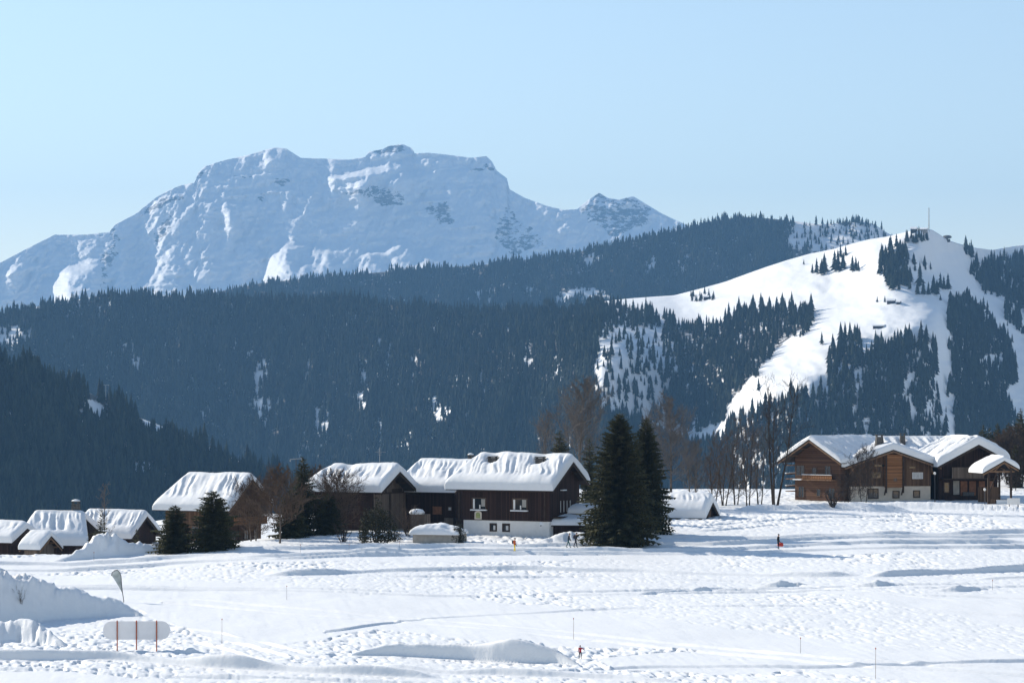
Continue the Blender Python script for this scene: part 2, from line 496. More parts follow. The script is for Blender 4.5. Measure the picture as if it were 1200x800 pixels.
def alp_D(pxg, rows, v):
    lit = soft_polys(ALP_LIT, pxg, rows, 3, 5.0)
    low = blur(blur(soft_polys(ALP_LOW, pxg, rows, 23, 7.0), 5, 1), 3, 0)
    lit = blur(blur(lit, 3, 1), 2, 0) * np.clip(1.0 + 0.6 * fbm(pxg / 14, rows / 8, 4, 63), 0.35, 1)
    nz = ridged(pxg / 60 + rows / 120, rows / 90, 5, 2)
    nz2 = fbm(pxg / 26, rows / 16, 5, 8)
    s = np.radians(np.clip(49 + 7 * nz2 - 4 * nz, 32, 66))
    s = s * (1 - lit) + np.radians(20 + 8 * np.clip(nz2, -1, 1)) * lit
    fine = fbm(pxg / 24 + rows / 30, rows / 9, 5, 101)
    s = np.minimum(s, s * (1 - low) + np.radians(np.clip(27 + 13 * fine, 12, 46)) * low)
    lit = np.maximum(lit, low)
    s0 = np.radians(np.clip(41.8 + 2.5 * nz2 - 2 * nz, 36, 54))
    D = np.empty_like(pxg)
    n = len(rows)
    D[n - 1] = 11950 + 0.1 * np.maximum(pxg[0], -100) - 4.4 * (blur(rows[n - 1], 1, 0) - 170)
    E = np.zeros_like(pxg)
    for j in range(n - 2, -1, -1):
        dr = rows[j] - rows[j + 1]
        zf = (HZ - rows[j]) / F
        d0 = dr * D[j + 1] / F / np.maximum(0.25, np.tan(s0[j]) - zf)
        d1 = dr * D[j + 1] / F / np.maximum(0.10, np.tan(s[j]) - zf)
        D[j] = D[j + 1] - d0
        E[j] = E[j + 1] * (1 - np.minimum(0.5, 0.07 * dr * (1 - lit[j]))) + lit[j] * (d1 - d0)
    ref = 12000 - 4.45 * (rows - 170)
    D = ref + blur(blur(D - ref, 25, 1), 12, 1) + 45 * fbm(pxg / 75, rows / 300, 3, 4) - blur(blur(E, 3, 1), 2, 1)
    # buttresses and gullies that lean down the slope
    D -= 15 * ridged(pxg / 34 + rows / 60, rows / 60, 5, 21) * (0.5 + 0.5 * sstep(-.5, .6, fbm(pxg / 80, rows / 50, 2, 55))) + 9 * fbm(pxg / 8, rows / 9, 5, 31)
    D -= 3.5 * ridged(pxg / 4.5, rows / 3.5, 3, 99) + 7 * ridged(pxg / 9 + rows / 20, rows / 22, 3, 47) + 11 * ridged(pxg / 90 + rows / 50, rows / 11 + pxg / 160, 3, 83) * sstep(-.3, .5, fbm(pxg / 50, rows / 30, 2, 84))
    return D
def alp_rock(pxg, rows):
    m = soft_polys(ALP_ROCK, pxg, rows, 13, 6.0)
    m = blur(blur(m, 2, 1), 2, 0)
    return 0.11 + 0.37 * m + 0.05 * fbm(pxg / 30, rows / 14, 4, 77)
alp = Layer('snow_mountain', M['snow_alp'], ALP_TOP, 430, alp_D, nx=900, nv=230, back=1500, rockfun=alp_rock)

# --- the far wooded ridge
RIDGE_SIL = [(-170, 372), (0, 364), (130, 340), (200, 345), (260, 334), (300, 326), (340, 321), (400, 316), (480, 309), (560, 304), (620, 297), (660, 291), (700, 284), (740, 275), (800, 262), (840, 251), (870, 247), (900, 249), (930, 252), (960, 256),
             (985, 254), (1010, 252), (1025, 256), (1040, 266), (1055, 274), (1100, 290), (1200, 300), (1370, 310)]
def ridge_D(pxg, rows, v):
    top = 6200 - 0.3 * np.clip(pxg, 0, 1200)
    D = top - 480 * (1 - v) ** 1.0
    return D - 26 * ridged(pxg / 70, rows / 200, 4, 5) - 10 * fbm(pxg / 16, rows / 22, 3, 9)
RIDGE_GAPS = [([(684, 318), (690, 300), (704, 296), (704, 304), (692, 318)], 0.1), ([(755, 320), (762, 302), (772, 302), (768, 322)], 0.15), ([(800, 300), (806, 304), (800, 322)], 0.3), ([(640, 352), (680, 338), (720, 344), (700, 356)], 0.1), ([(550, 352), (556, 340), (562, 342), (560, 356)], 0.2),
                 ([(570, 345), (575, 335), (580, 345), (576, 358)], 0.2), ([(616, 342), (622, 332), (624, 346)], 0.2)]
SPUR_GAPS = [([(78, 466), (92, 468), (120, 474), (122, 484), (112, 490), (80, 474)], 0.06), ([(80, 490), (100, 496), (98, 508), (82, 502)], 0.3), ([(146, 478), (166, 482), (164, 494), (148, 490)], 0.2), ([(168, 492), (200, 504), (232, 516), (230, 522), (200, 514), (170, 500)], 0.2),
                 ([(236, 520), (262, 530), (284, 538), (280, 544), (250, 536)], 0.25), ([(152, 540), (176, 544), (174, 552), (156, 550)], 0.2), ([(318, 548), (332, 552), (330, 558), (318, 556)], 0.2)]
HILL_GAPS = [([(478, 418), (484, 418), (486, 452), (480, 456)], .35), ([(560, 430), (566, 428), (570, 470), (564, 476)], .35), ([(372, 470), (380, 470), (384, 520), (374, 524)], .3), ([(260, 430), (265, 430), (268, 470), (262, 470)], .35), ([(610, 400), (616, 396), (622, 440), (614, 446)], .35), ([(650, 420), (657, 416), (660, 470), (652, 474)], .3),
             ([(440, 490), (446, 488), (450, 530), (442, 530)], .3), ([(150, 400), (154, 398), (160, 430), (153, 432)], .4), ([(288, 412), (296, 440), (292, 470), (300, 505), (316, 505), (312, 460), (308, 412), (300, 440), (293, 412)], 0.12), ([(414, 425), (426, 420), (430, 480), (418, 490)], 0.25), ([(500, 465), (530, 480), (528, 505), (505, 505)], 0.3), ([(214, 448), (232, 446), (230, 466), (218, 464)], 0.2),
                 ([(-20, 388), (20, 382), (44, 384), (36, 408), (-20, 412)], 0.12), ([(1000, 430), (1012, 430), (1010, 480), (1004, 520), (996, 520)], 0.3), ([(1064, 440), (1072, 440), (1070, 500), (1062, 500)], 0.3), ([(985, 430), (992, 430), (990, 470), (984, 480)], 0.2),
                 ([(1096, 400), (1110, 395), (1118, 470), (1122, 505), (1112, 510), (1106, 450)], 0.05), ([(1150, 420), (1180, 410), (1184, 430), (1160, 440)], 0.35)]
FA = [(-160, 375), (0, 366), (60, 354), (130, 342), (250, 345), (400, 350), (560, 363), (690, 358), (712, 364), (700, 400), (690, 455), (715, 485), (790, 520), (860, 520), (860, 630), (-160, 630)]
FB = [(700, 365), (780, 372), (795, 400), (788, 470), (800, 505), (730, 495), (692, 460)]
FC = [(780, 380), (850, 378), (885, 366), (950, 366), (957, 380), (925, 398), (905, 418), (885, 442), (862, 466), (845, 492), (800, 510), (782, 478), (792, 430)]
FD = [(970, 430), (985, 405), (1010, 415), (1040, 405), (1090, 400), (1098, 425), (1106, 470), (1110, 520), (1110, 560), (955, 560), (938, 490), (965, 470)]
FE = [(1110, 362), (1140, 356), (1165, 382), (1185, 402), (1192, 432), (1180, 470), (1200, 520), (1120, 560), (1114, 450)]
FG = [(1138, 318), (1160, 312), (1200, 304), (1370, 308), (1370, 420), (1215, 380), (1175, 350), (1148, 338)]
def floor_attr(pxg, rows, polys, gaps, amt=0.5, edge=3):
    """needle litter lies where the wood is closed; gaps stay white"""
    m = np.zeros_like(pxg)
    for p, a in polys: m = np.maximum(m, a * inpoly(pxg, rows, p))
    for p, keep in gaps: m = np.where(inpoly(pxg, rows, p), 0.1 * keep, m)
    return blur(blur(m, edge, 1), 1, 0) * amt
def whole(y0): return [(-300, y0 - 400), (1500, y0 - 400), (1500, 900), (-300, 900)]
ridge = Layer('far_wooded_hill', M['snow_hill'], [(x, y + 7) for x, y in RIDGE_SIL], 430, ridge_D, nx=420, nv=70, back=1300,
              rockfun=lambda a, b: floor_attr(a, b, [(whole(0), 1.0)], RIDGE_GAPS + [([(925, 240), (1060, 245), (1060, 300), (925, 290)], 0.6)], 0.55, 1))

# --- wooded flank on the left and the white hill on the right: one terrain
HILL_SIL = [(-170, 376), (0, 369), (60, 356), (130, 345), (250, 348), (400, 352), (480, 358), (560, 366), (640, 364), (690, 362), (705, 353), (745, 349), (790, 346), (825, 337), (850, 330), (880, 319), (900, 312), (925, 304), (950, 297), (980, 291), (1000, 285),
            (1020, 280), (1040, 277), (1060, 272), (1075, 269), (1092, 269), (1100, 274), (1110, 281), (1125, 286), (1140, 290), (1163, 293), (1185, 289), (1200, 287), (1260, 280), (1370, 290)]
hill_f = rbf([(-170, 376, 4400), (0, 369, 4350), (200, 345, 4350), (400, 352, 4250), (560, 366, 4030), (640, 364, 3950),
              (-170, 480, 4150), (0, 480, 4130), (200, 480, 4120), (400, 480, 3960), (560, 480, 3620), (640, 470, 3440),
              (-170, 640, 3850), (0, 640, 3830), (200, 640, 3820), (400, 640, 3640), (560, 640, 3300), (640, 640, 3180),
              (700, 354, 3900), (745, 349, 3880), (800, 345, 3860), (850, 330, 3800), (900, 312, 3730), (950, 297, 3700), (1000, 285, 3640), (1040, 277, 3580), (1085, 269, 3520),
              (700, 374, 3470), (750, 382, 3480), (800, 394, 3460), (850, 376, 3500), (860, 430, 3200), (900, 400, 3270), (900, 450, 3010), (880, 492, 2985), (940, 456, 2965), (900, 476, 2975), (950, 360, 3360), (950, 440, 2990), (1000, 340, 3390), (1000, 395, 3080), (1048, 345, 3230), (1050, 392, 3050), (1092, 345, 3340), (1098, 374, 3120),
              (1040, 310, 3400), (1082, 305, 3500),
              (1110, 281, 3720), (1140, 290, 3950), (1165, 293, 4080), (1200, 288, 4200), (1370, 290, 4450),
              (1120, 330, 3600), (1150, 330, 3850), (1200, 340, 3970), (1120, 390, 3260), (1160, 390, 3480), (1200, 400, 3670), (1370, 400, 3950),
              (710, 470, 3210), (780, 470, 3290), (820, 480, 3220), (905, 505, 2940), (960, 480, 2930), (1040, 460, 2985), (1110, 470, 3070), (1200, 480, 3320), (1370, 480, 3550),
              (700, 640, 2960), (800, 640, 3000), (900, 640, 2790), (1000, 640, 2780), (1110, 640, 2870), (1200, 640, 3100), (1370, 640, 3300)])
def hill_D(pxg, rows, v):
    D = hill_f(pxg, rows)
    left = sstep(720, 640, pxg)
    D = D - left * (22 * ridged(pxg / 55 + rows / 300, rows / 260, 4, 3))
    D = D - (1 - left) * (9 * fbm(pxg / 32 - rows / 60, rows / 14, 4, 15) + 16 * fbm(pxg / 120, rows / 40, 2, 19))
    D = D - (1 - left) * 9 * np.abs(vn(pxg / 46 + 0.01 * rows, rows / 13, 61))
    for j in range(len(rows) - 2, -1, -1):                   # no overhangs: the slope never exceeds about 55 degrees
        D[j] = np.minimum(D[j], D[j + 1] - 0.75 * (rows[j] - rows[j + 1]))
    return D
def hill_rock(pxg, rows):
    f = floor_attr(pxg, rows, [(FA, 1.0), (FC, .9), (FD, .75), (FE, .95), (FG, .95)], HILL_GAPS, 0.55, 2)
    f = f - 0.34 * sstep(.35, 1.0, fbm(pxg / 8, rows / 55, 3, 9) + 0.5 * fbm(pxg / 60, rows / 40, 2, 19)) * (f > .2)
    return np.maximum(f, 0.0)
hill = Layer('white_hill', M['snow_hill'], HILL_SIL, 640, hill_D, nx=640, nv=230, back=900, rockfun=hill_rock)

# --- the dark wooded spur low on the left
SPUR_SIL = [(-170, 380), (0, 420), (30, 428), (60, 440), (90, 452), (120, 468), (160, 488), (200, 503), (240, 521), (280, 540), (320, 556), (360, 570), (420, 590), (520, 620), (700, 640), (1370, 645)]
def spur_D(pxg, rows, v):
    top = 2350 + 0.25 * pxg
    return top - 260 * (1 - v) - 14 * ridged(pxg / 60, rows / 160, 4, 6)
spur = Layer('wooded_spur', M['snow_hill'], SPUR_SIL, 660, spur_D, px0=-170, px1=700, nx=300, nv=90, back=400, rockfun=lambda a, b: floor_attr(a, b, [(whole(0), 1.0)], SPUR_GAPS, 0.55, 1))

# --- valley floor under everything
def valley():
    xs = np.linspace(-8500, 8500, 120); ys = np.concatenate([np.linspace(-800, 3000, 60), np.linspace(3200, 16500, 50)])
    X, Y = np.meshgrid(xs, ys)
    Z = CZ - 148 + 6 * fbm(X / 400, Y / 400, 3, 2) - 30 * sstep(2600, 6000, Y)
    n = len(xs)
    i = np.arange(len(ys) - 1)[:, None] * n + np.arange(n - 1)[None]
    Q = np.stack([i, i + 1, i + n + 1, i + n], -1).reshape(-1, 4)
    tag(link('valley_ground', mesh_np('valley_ground', np.stack([X, Y, Z], -1).reshape(-1, 3), Q, M['snow_hill'], True)), kind='structure')
valley()

# ---------------------------------------------------------------- the snow field
TD = np.array([-50, 0, 100, 175, 190, 220, 255, 290, 308, 350, 385, 420, 445, 480, 560, 700, 1000, 1500, 2000], float)
TZ = np.array([-18.1, -18.1, -18.1, -18.1, -17.85, -17.75, -17.25, -15.96, -15.2, -13.6, -13.1, -12.9, -13.2, -18, -38, -70, -115, -146, -152], float)
def base_z(px, D):
    px = np.clip(np.asarray(px, float), -400, 1600); D = np.asarray(D, float)
    z = np.interp(D, TD, TZ)
    # round the kinks of the table
    z = 0.25 * np.interp(D - 8, TD, TZ) + 0.5 * z + 0.25 * np.interp(D + 8, TD, TZ)
    z = z - 1.15 * sstep(330, 60, px) * sstep(245, 292, D) * sstep(360, 300, D)
    z = z - np.interp(px, [0, 150, 230, 320, 420], [4.2, 4.2, 2.2, 0.8, 0.0]) * sstep(300, 326, D) - np.interp(px, [0, 230, 330, 420, 520, 640], [1.5, 2.0, 3.4, 3.4, 2.0, 0.0]) * sstep(320, 345, D)
    hs = -14.2 + 0.045 * np.clip(D - 405, 0, 200) - 0.12 * np.clip(D - 560, 0, 900)
    k = sstep(1120, 1175, px) * sstep(395, 430, D)
    return z * (1 - k) + np.maximum(z, hs) * k
def D_of(px, row):
    """distance at which the field is seen at a photo row"""
    out = []
    Ds = np.linspace(120, 432, 1250)
    for p, r in zip(np.atleast_1d(px).astype(float), np.atleast_1d(row).astype(float)):
        rr = HZ - base_z(p, Ds) / Ds * F
        k = np.argmin(np.abs(rr - r) + 0.0004 * np.abs(Ds - 250))
        out.append(Ds[k])
    return np.array(out)

BANKS = [  # photo polyline of the foot line, height, near width, far width
    ([(250, 646), (400, 642), (600, 639), (800, 637), (900, 634), (1050, 631), (1400, 630)], 0.50, 0.45, 1.6),
    ([(-200, 1289), (0, 1290), (120, 1291), (260, 1291)], 0.5, 0.45, 1.6),
    ([(255, 655), (400, 651), (600, 646), (780, 645), (950, 640), (1100, 637), (1400, 636)], 0.62, 0.45, 1.6),
    ([(300, 657), (500, 650), (700, 648), (860, 648), (1000, 645), (1200, 641), (1400, 640)], 0.50, 0.4, 1.2),
    ([(-200, 1280), (0, 1281), (150, 1283), (330, 1285)], 0.45, 0.45, 1.6),
    ([(700, 629), (800, 629), (900, 630), (1000, 629), (1200, 626), (1400, 625)], 0.50, 0.6, 2.0),
    ([(300, 675), (400, 672), (470, 670), (600, 666), (740, 668), (860, 672), (960, 676), (1010, 676)], 0.62, 0.5, 2.4),
    ([(1010, 678), (1100, 674), (1180, 670), (1400, 664)], 0.75, 0.6, 2.4),
    ([(1130, 681), (1230, 677), (1400, 676)], 0.45, 0.5, 1.5),
    ([(-200, 764), (0, 773), (130, 776), (200, 780), (300, 785), (400, 789), (520, 795)], 0.85, 0.42, 2.6),
    ([(430, 783), (520, 788), (640, 793), (800, 800)], 0.40, 0.45, 2.0),
    ([(880, 797), (1000, 803), (1180, 806)], 0.4, 0.5, 2.0),
    ([(0, 690), (180, 690), (350, 698)], 0.12, 0.6, 2.0),
]
TRACKS = [[(-60, 684), (200, 688), (500, 694), (900, 690), (1260, 683)], [(-60, 688), (250, 692), (520, 698), (900, 694), (1260, 687)], [(200, 700), (360, 716), (520, 728), (760, 752), (1000, 776), (1260, 790)], [(190, 706), (350, 722), (520, 734), (760, 758), (1000, 783), (1260, 797)],
          [(170, 738), (240, 748), (340, 772)], [(185, 735), (260, 744), (360, 768)], [(150, 744), (230, 756), (310, 776)], [(380, 744), (520, 722), (700, 712), (960, 712), (1260, 724)], [(600, 790), (760, 782), (960, 784), (1260, 774)], [(100, 792), (300, 797), (560, 803)], [(-60, 786), (160, 790), (420, 806)],
          [(420, 676), (700, 674), (900, 682), (1100, 704), (1260, 712)], [(700, 700), (860, 688), (1000, 697), (1260, 704)], [(820, 622), (960, 612), (1100, 610), (1260, 614)], [(820, 616), (960, 607), (1100, 605), (1260, 608)]]
HUMPS = [  # crest polyline in the photo's foot rows, heights along it, near width factor, far width factor
    ([(-220, 742), (-90, 736), (0, 731), (50, 727), (100, 724), (140, 722), (172, 724)], [6.0, 4.9, 3.8, 2.9, 1.9, 1.2, 0.0], 0.85, 2.2),
    ([(405, 770), (436, 769), (454, 768), (520, 771), (600, 774), (640, 776), (682, 780)], [0.0, 0.6, 0.95, 1.1, 1.4, 1.25, 0.0], 0.26, 2.6),
    ([(-60, 752), (0, 753), (30, 753), (55, 755), (80, 757)], [0.9, 1.4, 1.7, 1.0, 0.0], 1.3, 1.8),
    ([(884, 687), (915, 687), (948, 684)], [0.0, 0.62, 0.0], 0.9, 2.0),
    ([(988, 689), (1030, 689), (1058, 687)], [0.0, 0.6, 0.0], 0.9, 2.0),
    ([(1085, 694), (1125, 694), (1162, 691)], [0.0, 0.55, 0.0], 0.9, 2.0),
    ([(60, 1294), (85, 1295), (100, 1296), (118, 1297), (135, 1297), (150, 1298), (180, 1299), (205, 1300)], [0.0, 0.7, 1.5, 2.6, 2.0, 1.4, 0.9, 0.0], 1.0, 1.0),
    ([(200, 767), (225, 768), (236, 768)], [0.0, 0.35, 0.0], 0.8, 1.2),
    ([(990, 599), (1020, 600), (1045, 600), (1075, 600)], [0.0, 0.95, 0.8, 0.0], 1.4, 1.5),
    ([(850, 600), (880, 599), (930, 597), (1000, 596), (1100, 597), (1200, 599)], [0.0, 0.7, 0.6, 0.8, 0.9, 0.4], 1.6, 2.5),
    ([(630, 634), (660, 634), (700, 633), (750, 630), (800, 624)], [0.0, 1.0, 0.9, 0.8, 0.0], 2.2, 2.0),
]
def _prep(pts, n=60):
    x, r = zip(*pts)
    xs = np.linspace(x[0], x[-1], n)
    d = D_of(xs, np.interp(xs, x, r)) if r[0] < 1000 else np.interp(xs, x, r) - 1000
    d = blur(d, 2, 0)
    return xs, d
BK = [(_prep(p), h, a, b) for p, h, a, b in BANKS]
TK = [_prep(p) for p in TRACKS]
HK = [(_prep(p, 30), np.interp(np.linspace(p[0][0], p[-1][0], 30), [q[0] for q in p], h), a, b) for p, h, a, b in HUMPS]
SMOOTH = [[(-80, 672), (150, 674), (330, 682), (420, 698), (520, 698), (640, 706), (800, 732), (1000, 752), (1300, 776), (1300, 830), (1000, 792), (800, 762), (700, 762), (560, 752), (430, 742), (300, 762), (240, 745), (170, 722), (120, 705), (-80, 690)],
          [(850, 684), (960, 690), (1100, 700), (1300, 690), (1300, 740), (1150, 728), (1000, 700), (900, 692)], [(700, 772), (860, 762), (960, 778), (900, 790), (720, 786)],
          [(-80, 654), (400, 641), (800, 630), (1280, 624), (1280, 642), (900, 650), (500, 657), (200, 665), (-80, 674)], [(-80, 792), (100, 790), (330, 815), (-80, 815)]]
def field_h(X, Y, fine=True):
    X = np.asarray(X, float); Y = np.asarray(Y, float)
    Ys = np.maximum(Y, 20)
    px = 600 + X / Ys * F
    z = base_z(px, Y)
    row = HZ - z / Ys * F
    w = sstep(130, 165, Y) * sstep(452, 425, Y)
    z = z + w * (0.16 * fbm(X / 22, Y / 26, 2, 1))
    jag = 0.5 * fbm(X / 1.5, Y / 1.5, 3, 12)
    calm = np.ones_like(z)
    for (xs, d), h, a, b in BK:
        ok = (px > xs[0]) & (px < xs[-1])
        dl = np.interp(px, xs, d) + (0.10 if a > .5 else 0.02) * jag + 0.7 * vn(X / 6, Y / 9, 37)
        t = Y - dl
        hh = h * (0.8 + 0.5 * vn(X / 5, Y / 9, 33)) * sstep(xs[0], xs[0] + 40, px) * sstep(xs[-1], xs[-1] - 40, px)
        calm = np.where(ok & (t > -a - .3) & (t < .25), .06, calm)
        z = z + np.where(ok, hh * np.where(t < 0, sstep(-1.25 * a, 0.1, t), np.exp(-np.maximum(t, 0) / b) * sstep(-1.25 * a, 0.1, t)), 0)
    for (xs, d) in TK:                                        # ski and groomer tracks
        t = Y - np.interp(px, xs, d) - 0.5 * vn(X / 9, X * 0, 51)
        on = (px > xs[0]) & (px < xs[-1])
        z = z + np.where(on, 0.15 * (0.6 + 0.6 * vn(X / 7, Y / 7, 52)) * (np.exp(-((t - 0.75) / 0.4) ** 2) - np.exp(-(t / 0.4) ** 2)), 0)
    rough_add = 0; heap = np.zeros_like(z)
    for (xs, d), h, a, b in HK:
        hl = np.interp(px, xs, h, left=0, right=0)
        if a < .6: hl = hl * (1 - 0.55 * np.clip(vn(X / 1.3, X * 0, 71) + 0.1, 0, 1) * sstep(590, 470, px) - 0.22 * vn(X / 3.4, X * 0, 72) - 0.07 * vn(X / 1.1, X * 0, 73))
        hs = np.maximum(hl, 0.02)
        foot = np.interp(px, xs, d)
        t = (Y - foot - (0.12 if a > .6 else 0.0) * jag * sstep(-.2, .5, fbm(X / 7, Y / 7, 2, 91)) - 0.5 * vn(X / 4.2, Y / 9, 92))
        aw, bw = a * hs + 0.15, b * hs + 0.3
        up = np.clip(t / aw, 0, 1); up = 0.5 * np.sin(up * math.pi / 2) + 0.5 * sstep(-.12, 1.0, up)
        dn = np.clip((t - aw) / bw, 0, 4)
        s = np.where(t < aw, up, np.exp(-dn * dn))
        if a < .6: calm = np.where((hl > .1) & (t > -.4) & (t < aw + .5), .05, calm)
        z = z + hl * s
        if b == 1.0: heap = heap + hl * s
        rough_add = rough_add + np.clip(hl, 0, 1.2) * s * (t > (aw + .3 if a < .6 else -0.3))
        if b == 2.2: heap = heap + 0.5 * hl * s
    if fine:
        sm = np.zeros_like(z)
        jx, jy = 14 * fbm(X / 9, Y / 18, 2, 41), 3.0 * fbm(X / 9, Y / 14, 2, 42)
        for p in SMOOTH: sm = np.maximum(sm, inpoly(px + jx, row + jy, p).astype(float))
        rough = (1 - 0.95 * sm) * w * calm
        # trodden, wind-packed surface: lumps about half a metre across plus finer crust
        lump = fbm(X / 0.40 + 0.5 * Y / 1.5, Y / 1.3, 2, 5)
        pit = -np.clip(-lump - 0.15, 0, 1)
        big = 0.25 + 0.95 * sstep(-0.5, 0.7, fbm(X / 14, Y / 24, 3, 6))
        z = z + rough * big * (0.055 * lump + 0.19 * pit + 0.05 * fbm(X / 1.6 + .4 * Y / 3, Y / 3.4, 2, 7))
        z = z + w * sm * (0.010 * vn(X / 0.5 + Y * 0.25, Y / 7, 9) + 0.03 * fbm(X / 3, Y / 5, 2, 10))
        z = z + w * np.clip(rough_add, 0, 1.5) * (0.10 * ridged(X / 1.8, Y / 1.4, 4, 8) + 0.04 * fbm(X / 0.5, Y / 0.5, 2, 14)) + w * 0.28 * sstep(0.6, 2.0, heap) * ridged(X / 1.3, Y / 1.1, 4, 18)
    z = z + w * 0.22 * sstep(0.3, 1.4, heap) * fbm(X / 0.9, z * 1.25 + Y * .3, 3, 61)
    return z + CZ
def gz(x, y): return float(field_h(np.array([x]), np.array([y]), False)[0])
def on_field(px, row):
    """point of the field seen at a photo position"""
    D = float(D_of(px, row)[0])
    x = (px - 600) / F * D
    return Vector((x, D, gz(x, D)))
def at_D(px, D):
    x = (px - 600) / F * D
    return Vector((x, D, gz(x, D)))

def field():
    px = np.concatenate([np.linspace(-420, -40, 60)[:-1], np.linspace(-40, 1240, 880), np.linspace(1240, 1620, 60)[1:]])
    D = np.concatenate([np.linspace(-40, 20, 4), np.linspace(40, 160, 14), np.arange(168, 200, 0.11), np.arange(200, 345, 0.31), np.arange(345, 460, 0.9), np.linspace(465, 700, 30), np.linspace(720, 2000, 25)])
    nx = len(px)
    Dg = np.repeat(D[:, None], nx, 1); pg = np.repeat(px[None], len(D), 0)
    Xg = (pg - 600) / F * np.maximum(Dg, 150)
    Z = field_h(Xg, Dg)
    i = np.arange(len(D) - 1)[:, None] * nx + np.arange(nx - 1)[None]
    Q = np.stack([i, i + 1, i + nx + 1, i + nx], -1).reshape(-1, 4)
    me = mesh_np('snow_field', np.stack([Xg, Dg, Z], -1).reshape(-1, 3), Q, M['snow'], True)
    tag(link('snow_field', me), kind='structure')
field()

# ---------------------------------------------------------------- far trees
def far_spruce(name, tiers, n, seed, rad):
    r = random.Random(seed)
    V, T = [], []
    for k in range(tiers):
        t = k / tiers
        z0 = 0.06 + 0.86 * t
        rr = rad * (1 - t) ** 0.85 * r.uniform(0.82, 1.15)
        apex = min(1.0, z0 + 0.94 / tiers * r.uniform(1.7, 2.3))
        if k == tiers - 1: apex = 1.0
        b = len(V)
        V.append((r.uniform(-.01, .01), r.uniform(-.01, .01), apex))
        for i in range(n):
            a = 2 * math.pi * (i + 0.5 * (k % 2)) / n + r.uniform(-.2, .2)
            q = rr * (r.uniform(0.85, 1.2) if i % 2 else r.uniform(0.45, 0.75))
            V.append((q * math.cos(a), q * math.sin(a), z0 + (0.0 if i % 2 else 0.35 / tiers) + r.uniform(-.015, .015)))
        for i in range(n): T.append((b, b + 1 + i, b + 1 + (i + 1) % n))
    return mesh_np(name, V, np.array(T), M['far_needles'], False)
protos = bpy.data.collections.new('forest_tree_shapes')
for q in range(5):
    ob = bpy.data.objects.new('spruce_shape', far_spruce('spruce_shape', 5, 8, 40 + q, (0.19, 0.23, 0.21, 0.18, 0.25)[q]))
    protos.objects.link(ob)

def scatter_group():
    g = bpy.data.node_groups.new('forest_scatter', 'GeometryNodeTree')
    g.interface.new_socket('Geometry', in_out='INPUT', socket_type='NodeSocketGeometry')
    g.interface.new_socket('Geometry', in_out='OUTPUT', socket_type='NodeSocketGeometry')
    N, L = g.nodes, g.links
    gi, go = N.new('NodeGroupInput'), N.new('NodeGroupOutput')
    ci = N.new('GeometryNodeCollectionInfo')
    ci.inputs['Collection'].default_value = protos
    ci.inputs['Separate Children'].default_value = True
    ci.inputs['Reset Children'].default_value = True
    ip = N.new('GeometryNodeInstanceOnPoints')
    ip.inputs['Pick Instance'].default_value = True
    a = N.new('GeometryNodeInputNamedAttribute'); a.data_type = 'FLOAT'; a.inputs['Name'].default_value = 'height'
    a2 = N.new('GeometryNodeInputNamedAttribute'); a2.data_type = 'FLOAT'; a2.inputs['Name'].default_value = 'turn'
    cx = N.new('ShaderNodeCombineXYZ')
    L.new(a2.outputs['Attribute'], cx.inputs['Z'])
    ix = N.new('GeometryNodeInputIndex')
    L.new(gi.outputs[0], ip.inputs['Points'])
    L.new(ci.outputs[0], ip.inputs['Instance'])
    L.new(ix.outputs[0], ip.inputs['Instance Index'])
    L.new(a.outputs['Attribute'], ip.inputs['Scale'])
    er = N.new('FunctionNodeEulerToRotation')
    L.new(cx.outputs[0], er.inputs[0])
    L.new(er.outputs[0], ip.inputs['Rotation'])
    L.new(ip.outputs[0], go.inputs[0])
    return g
SG = scatter_group()
def forest(name, layer, polys, hgt, gaps=(), sink=0.6, seed=1, streak=0.0):
    """polys: (polygon, trees per photo pixel squared)"""
    r = np.random.default_rng(seed)
    PX, PR = [], []
    for poly, dens in polys:
        x = [p[0] for p in poly]; y = [p[1] for p in poly]
        A = (max(x) - min(x)) * (max(y) - min(y))
        n = int(A * dens)
        a = r.uniform(min(x), max(x), n); b = r.uniform(min(y), max(y), n)
        ok = inpoly(a + 7 * fbm(a / 22, b / 16, 3, 3), b + 6 * fbm(a / 20, b / 15, 3, 5), poly)
        PX.append(a[ok]); PR.append(b[ok])
    a, b = np.concatenate(PX), np.concatenate(PR)
    c = np.interp(a, layer.px, layer.top)
    ok = b > c + 0.2
    for poly, keep in gaps:
        g = inpoly(a + 6 * fbm(a / 7, b / 14, 2, 7), b + 6 * vn(a / 9, b / 9, 8), poly)
        ok &= ~(g & (r.random(len(a)) > keep))
    if streak:
        s = fbm(a / 9, b / 60, 3, 9) + 0.5 * fbm(a / 60, b / 40, 2, 19)
        ok &= ~((s > 0.75) & (r.random(len(a)) < streak))
    a, b = a[ok], b[ok]
    V = layer.at(a, b)
    V[:, 2] -= sink
    me = bpy.data.meshes.new(name)
    me.vertices.add(len(V)); me.vertices.foreach_set('co', V.astype(np.float32).ravel())
    h = hgt * r.uniform(0.45, 1.2, len(V)) * (1 + 0.28 * vn(a / 14, b / 14, 2))
    at = me.attributes.new('height', 'FLOAT', 'POINT'); at.data.foreach_set('value', h.astype(np.float32))
    at = me.attributes.new('turn', 'FLOAT', 'POINT'); at.data.foreach_set('value', r.uniform(0, 6.28, len(V)).astype(np.float32))
    o = link(name, me)
    md = o.modifiers.new('scatter', 'NODES'); md.node_group = SG
    return tag(o, kind='stuff')
def strip(sil, base, x0, x1):
    return [(x, y) for x, y in [(x0, np.interp(x0, *zip(*sil)))] + [p for p in sil if x0 < p[0] < x1] + [(x1, np.interp(x1, *zip(*sil)))]] + [(x1, base), (x0, base)]

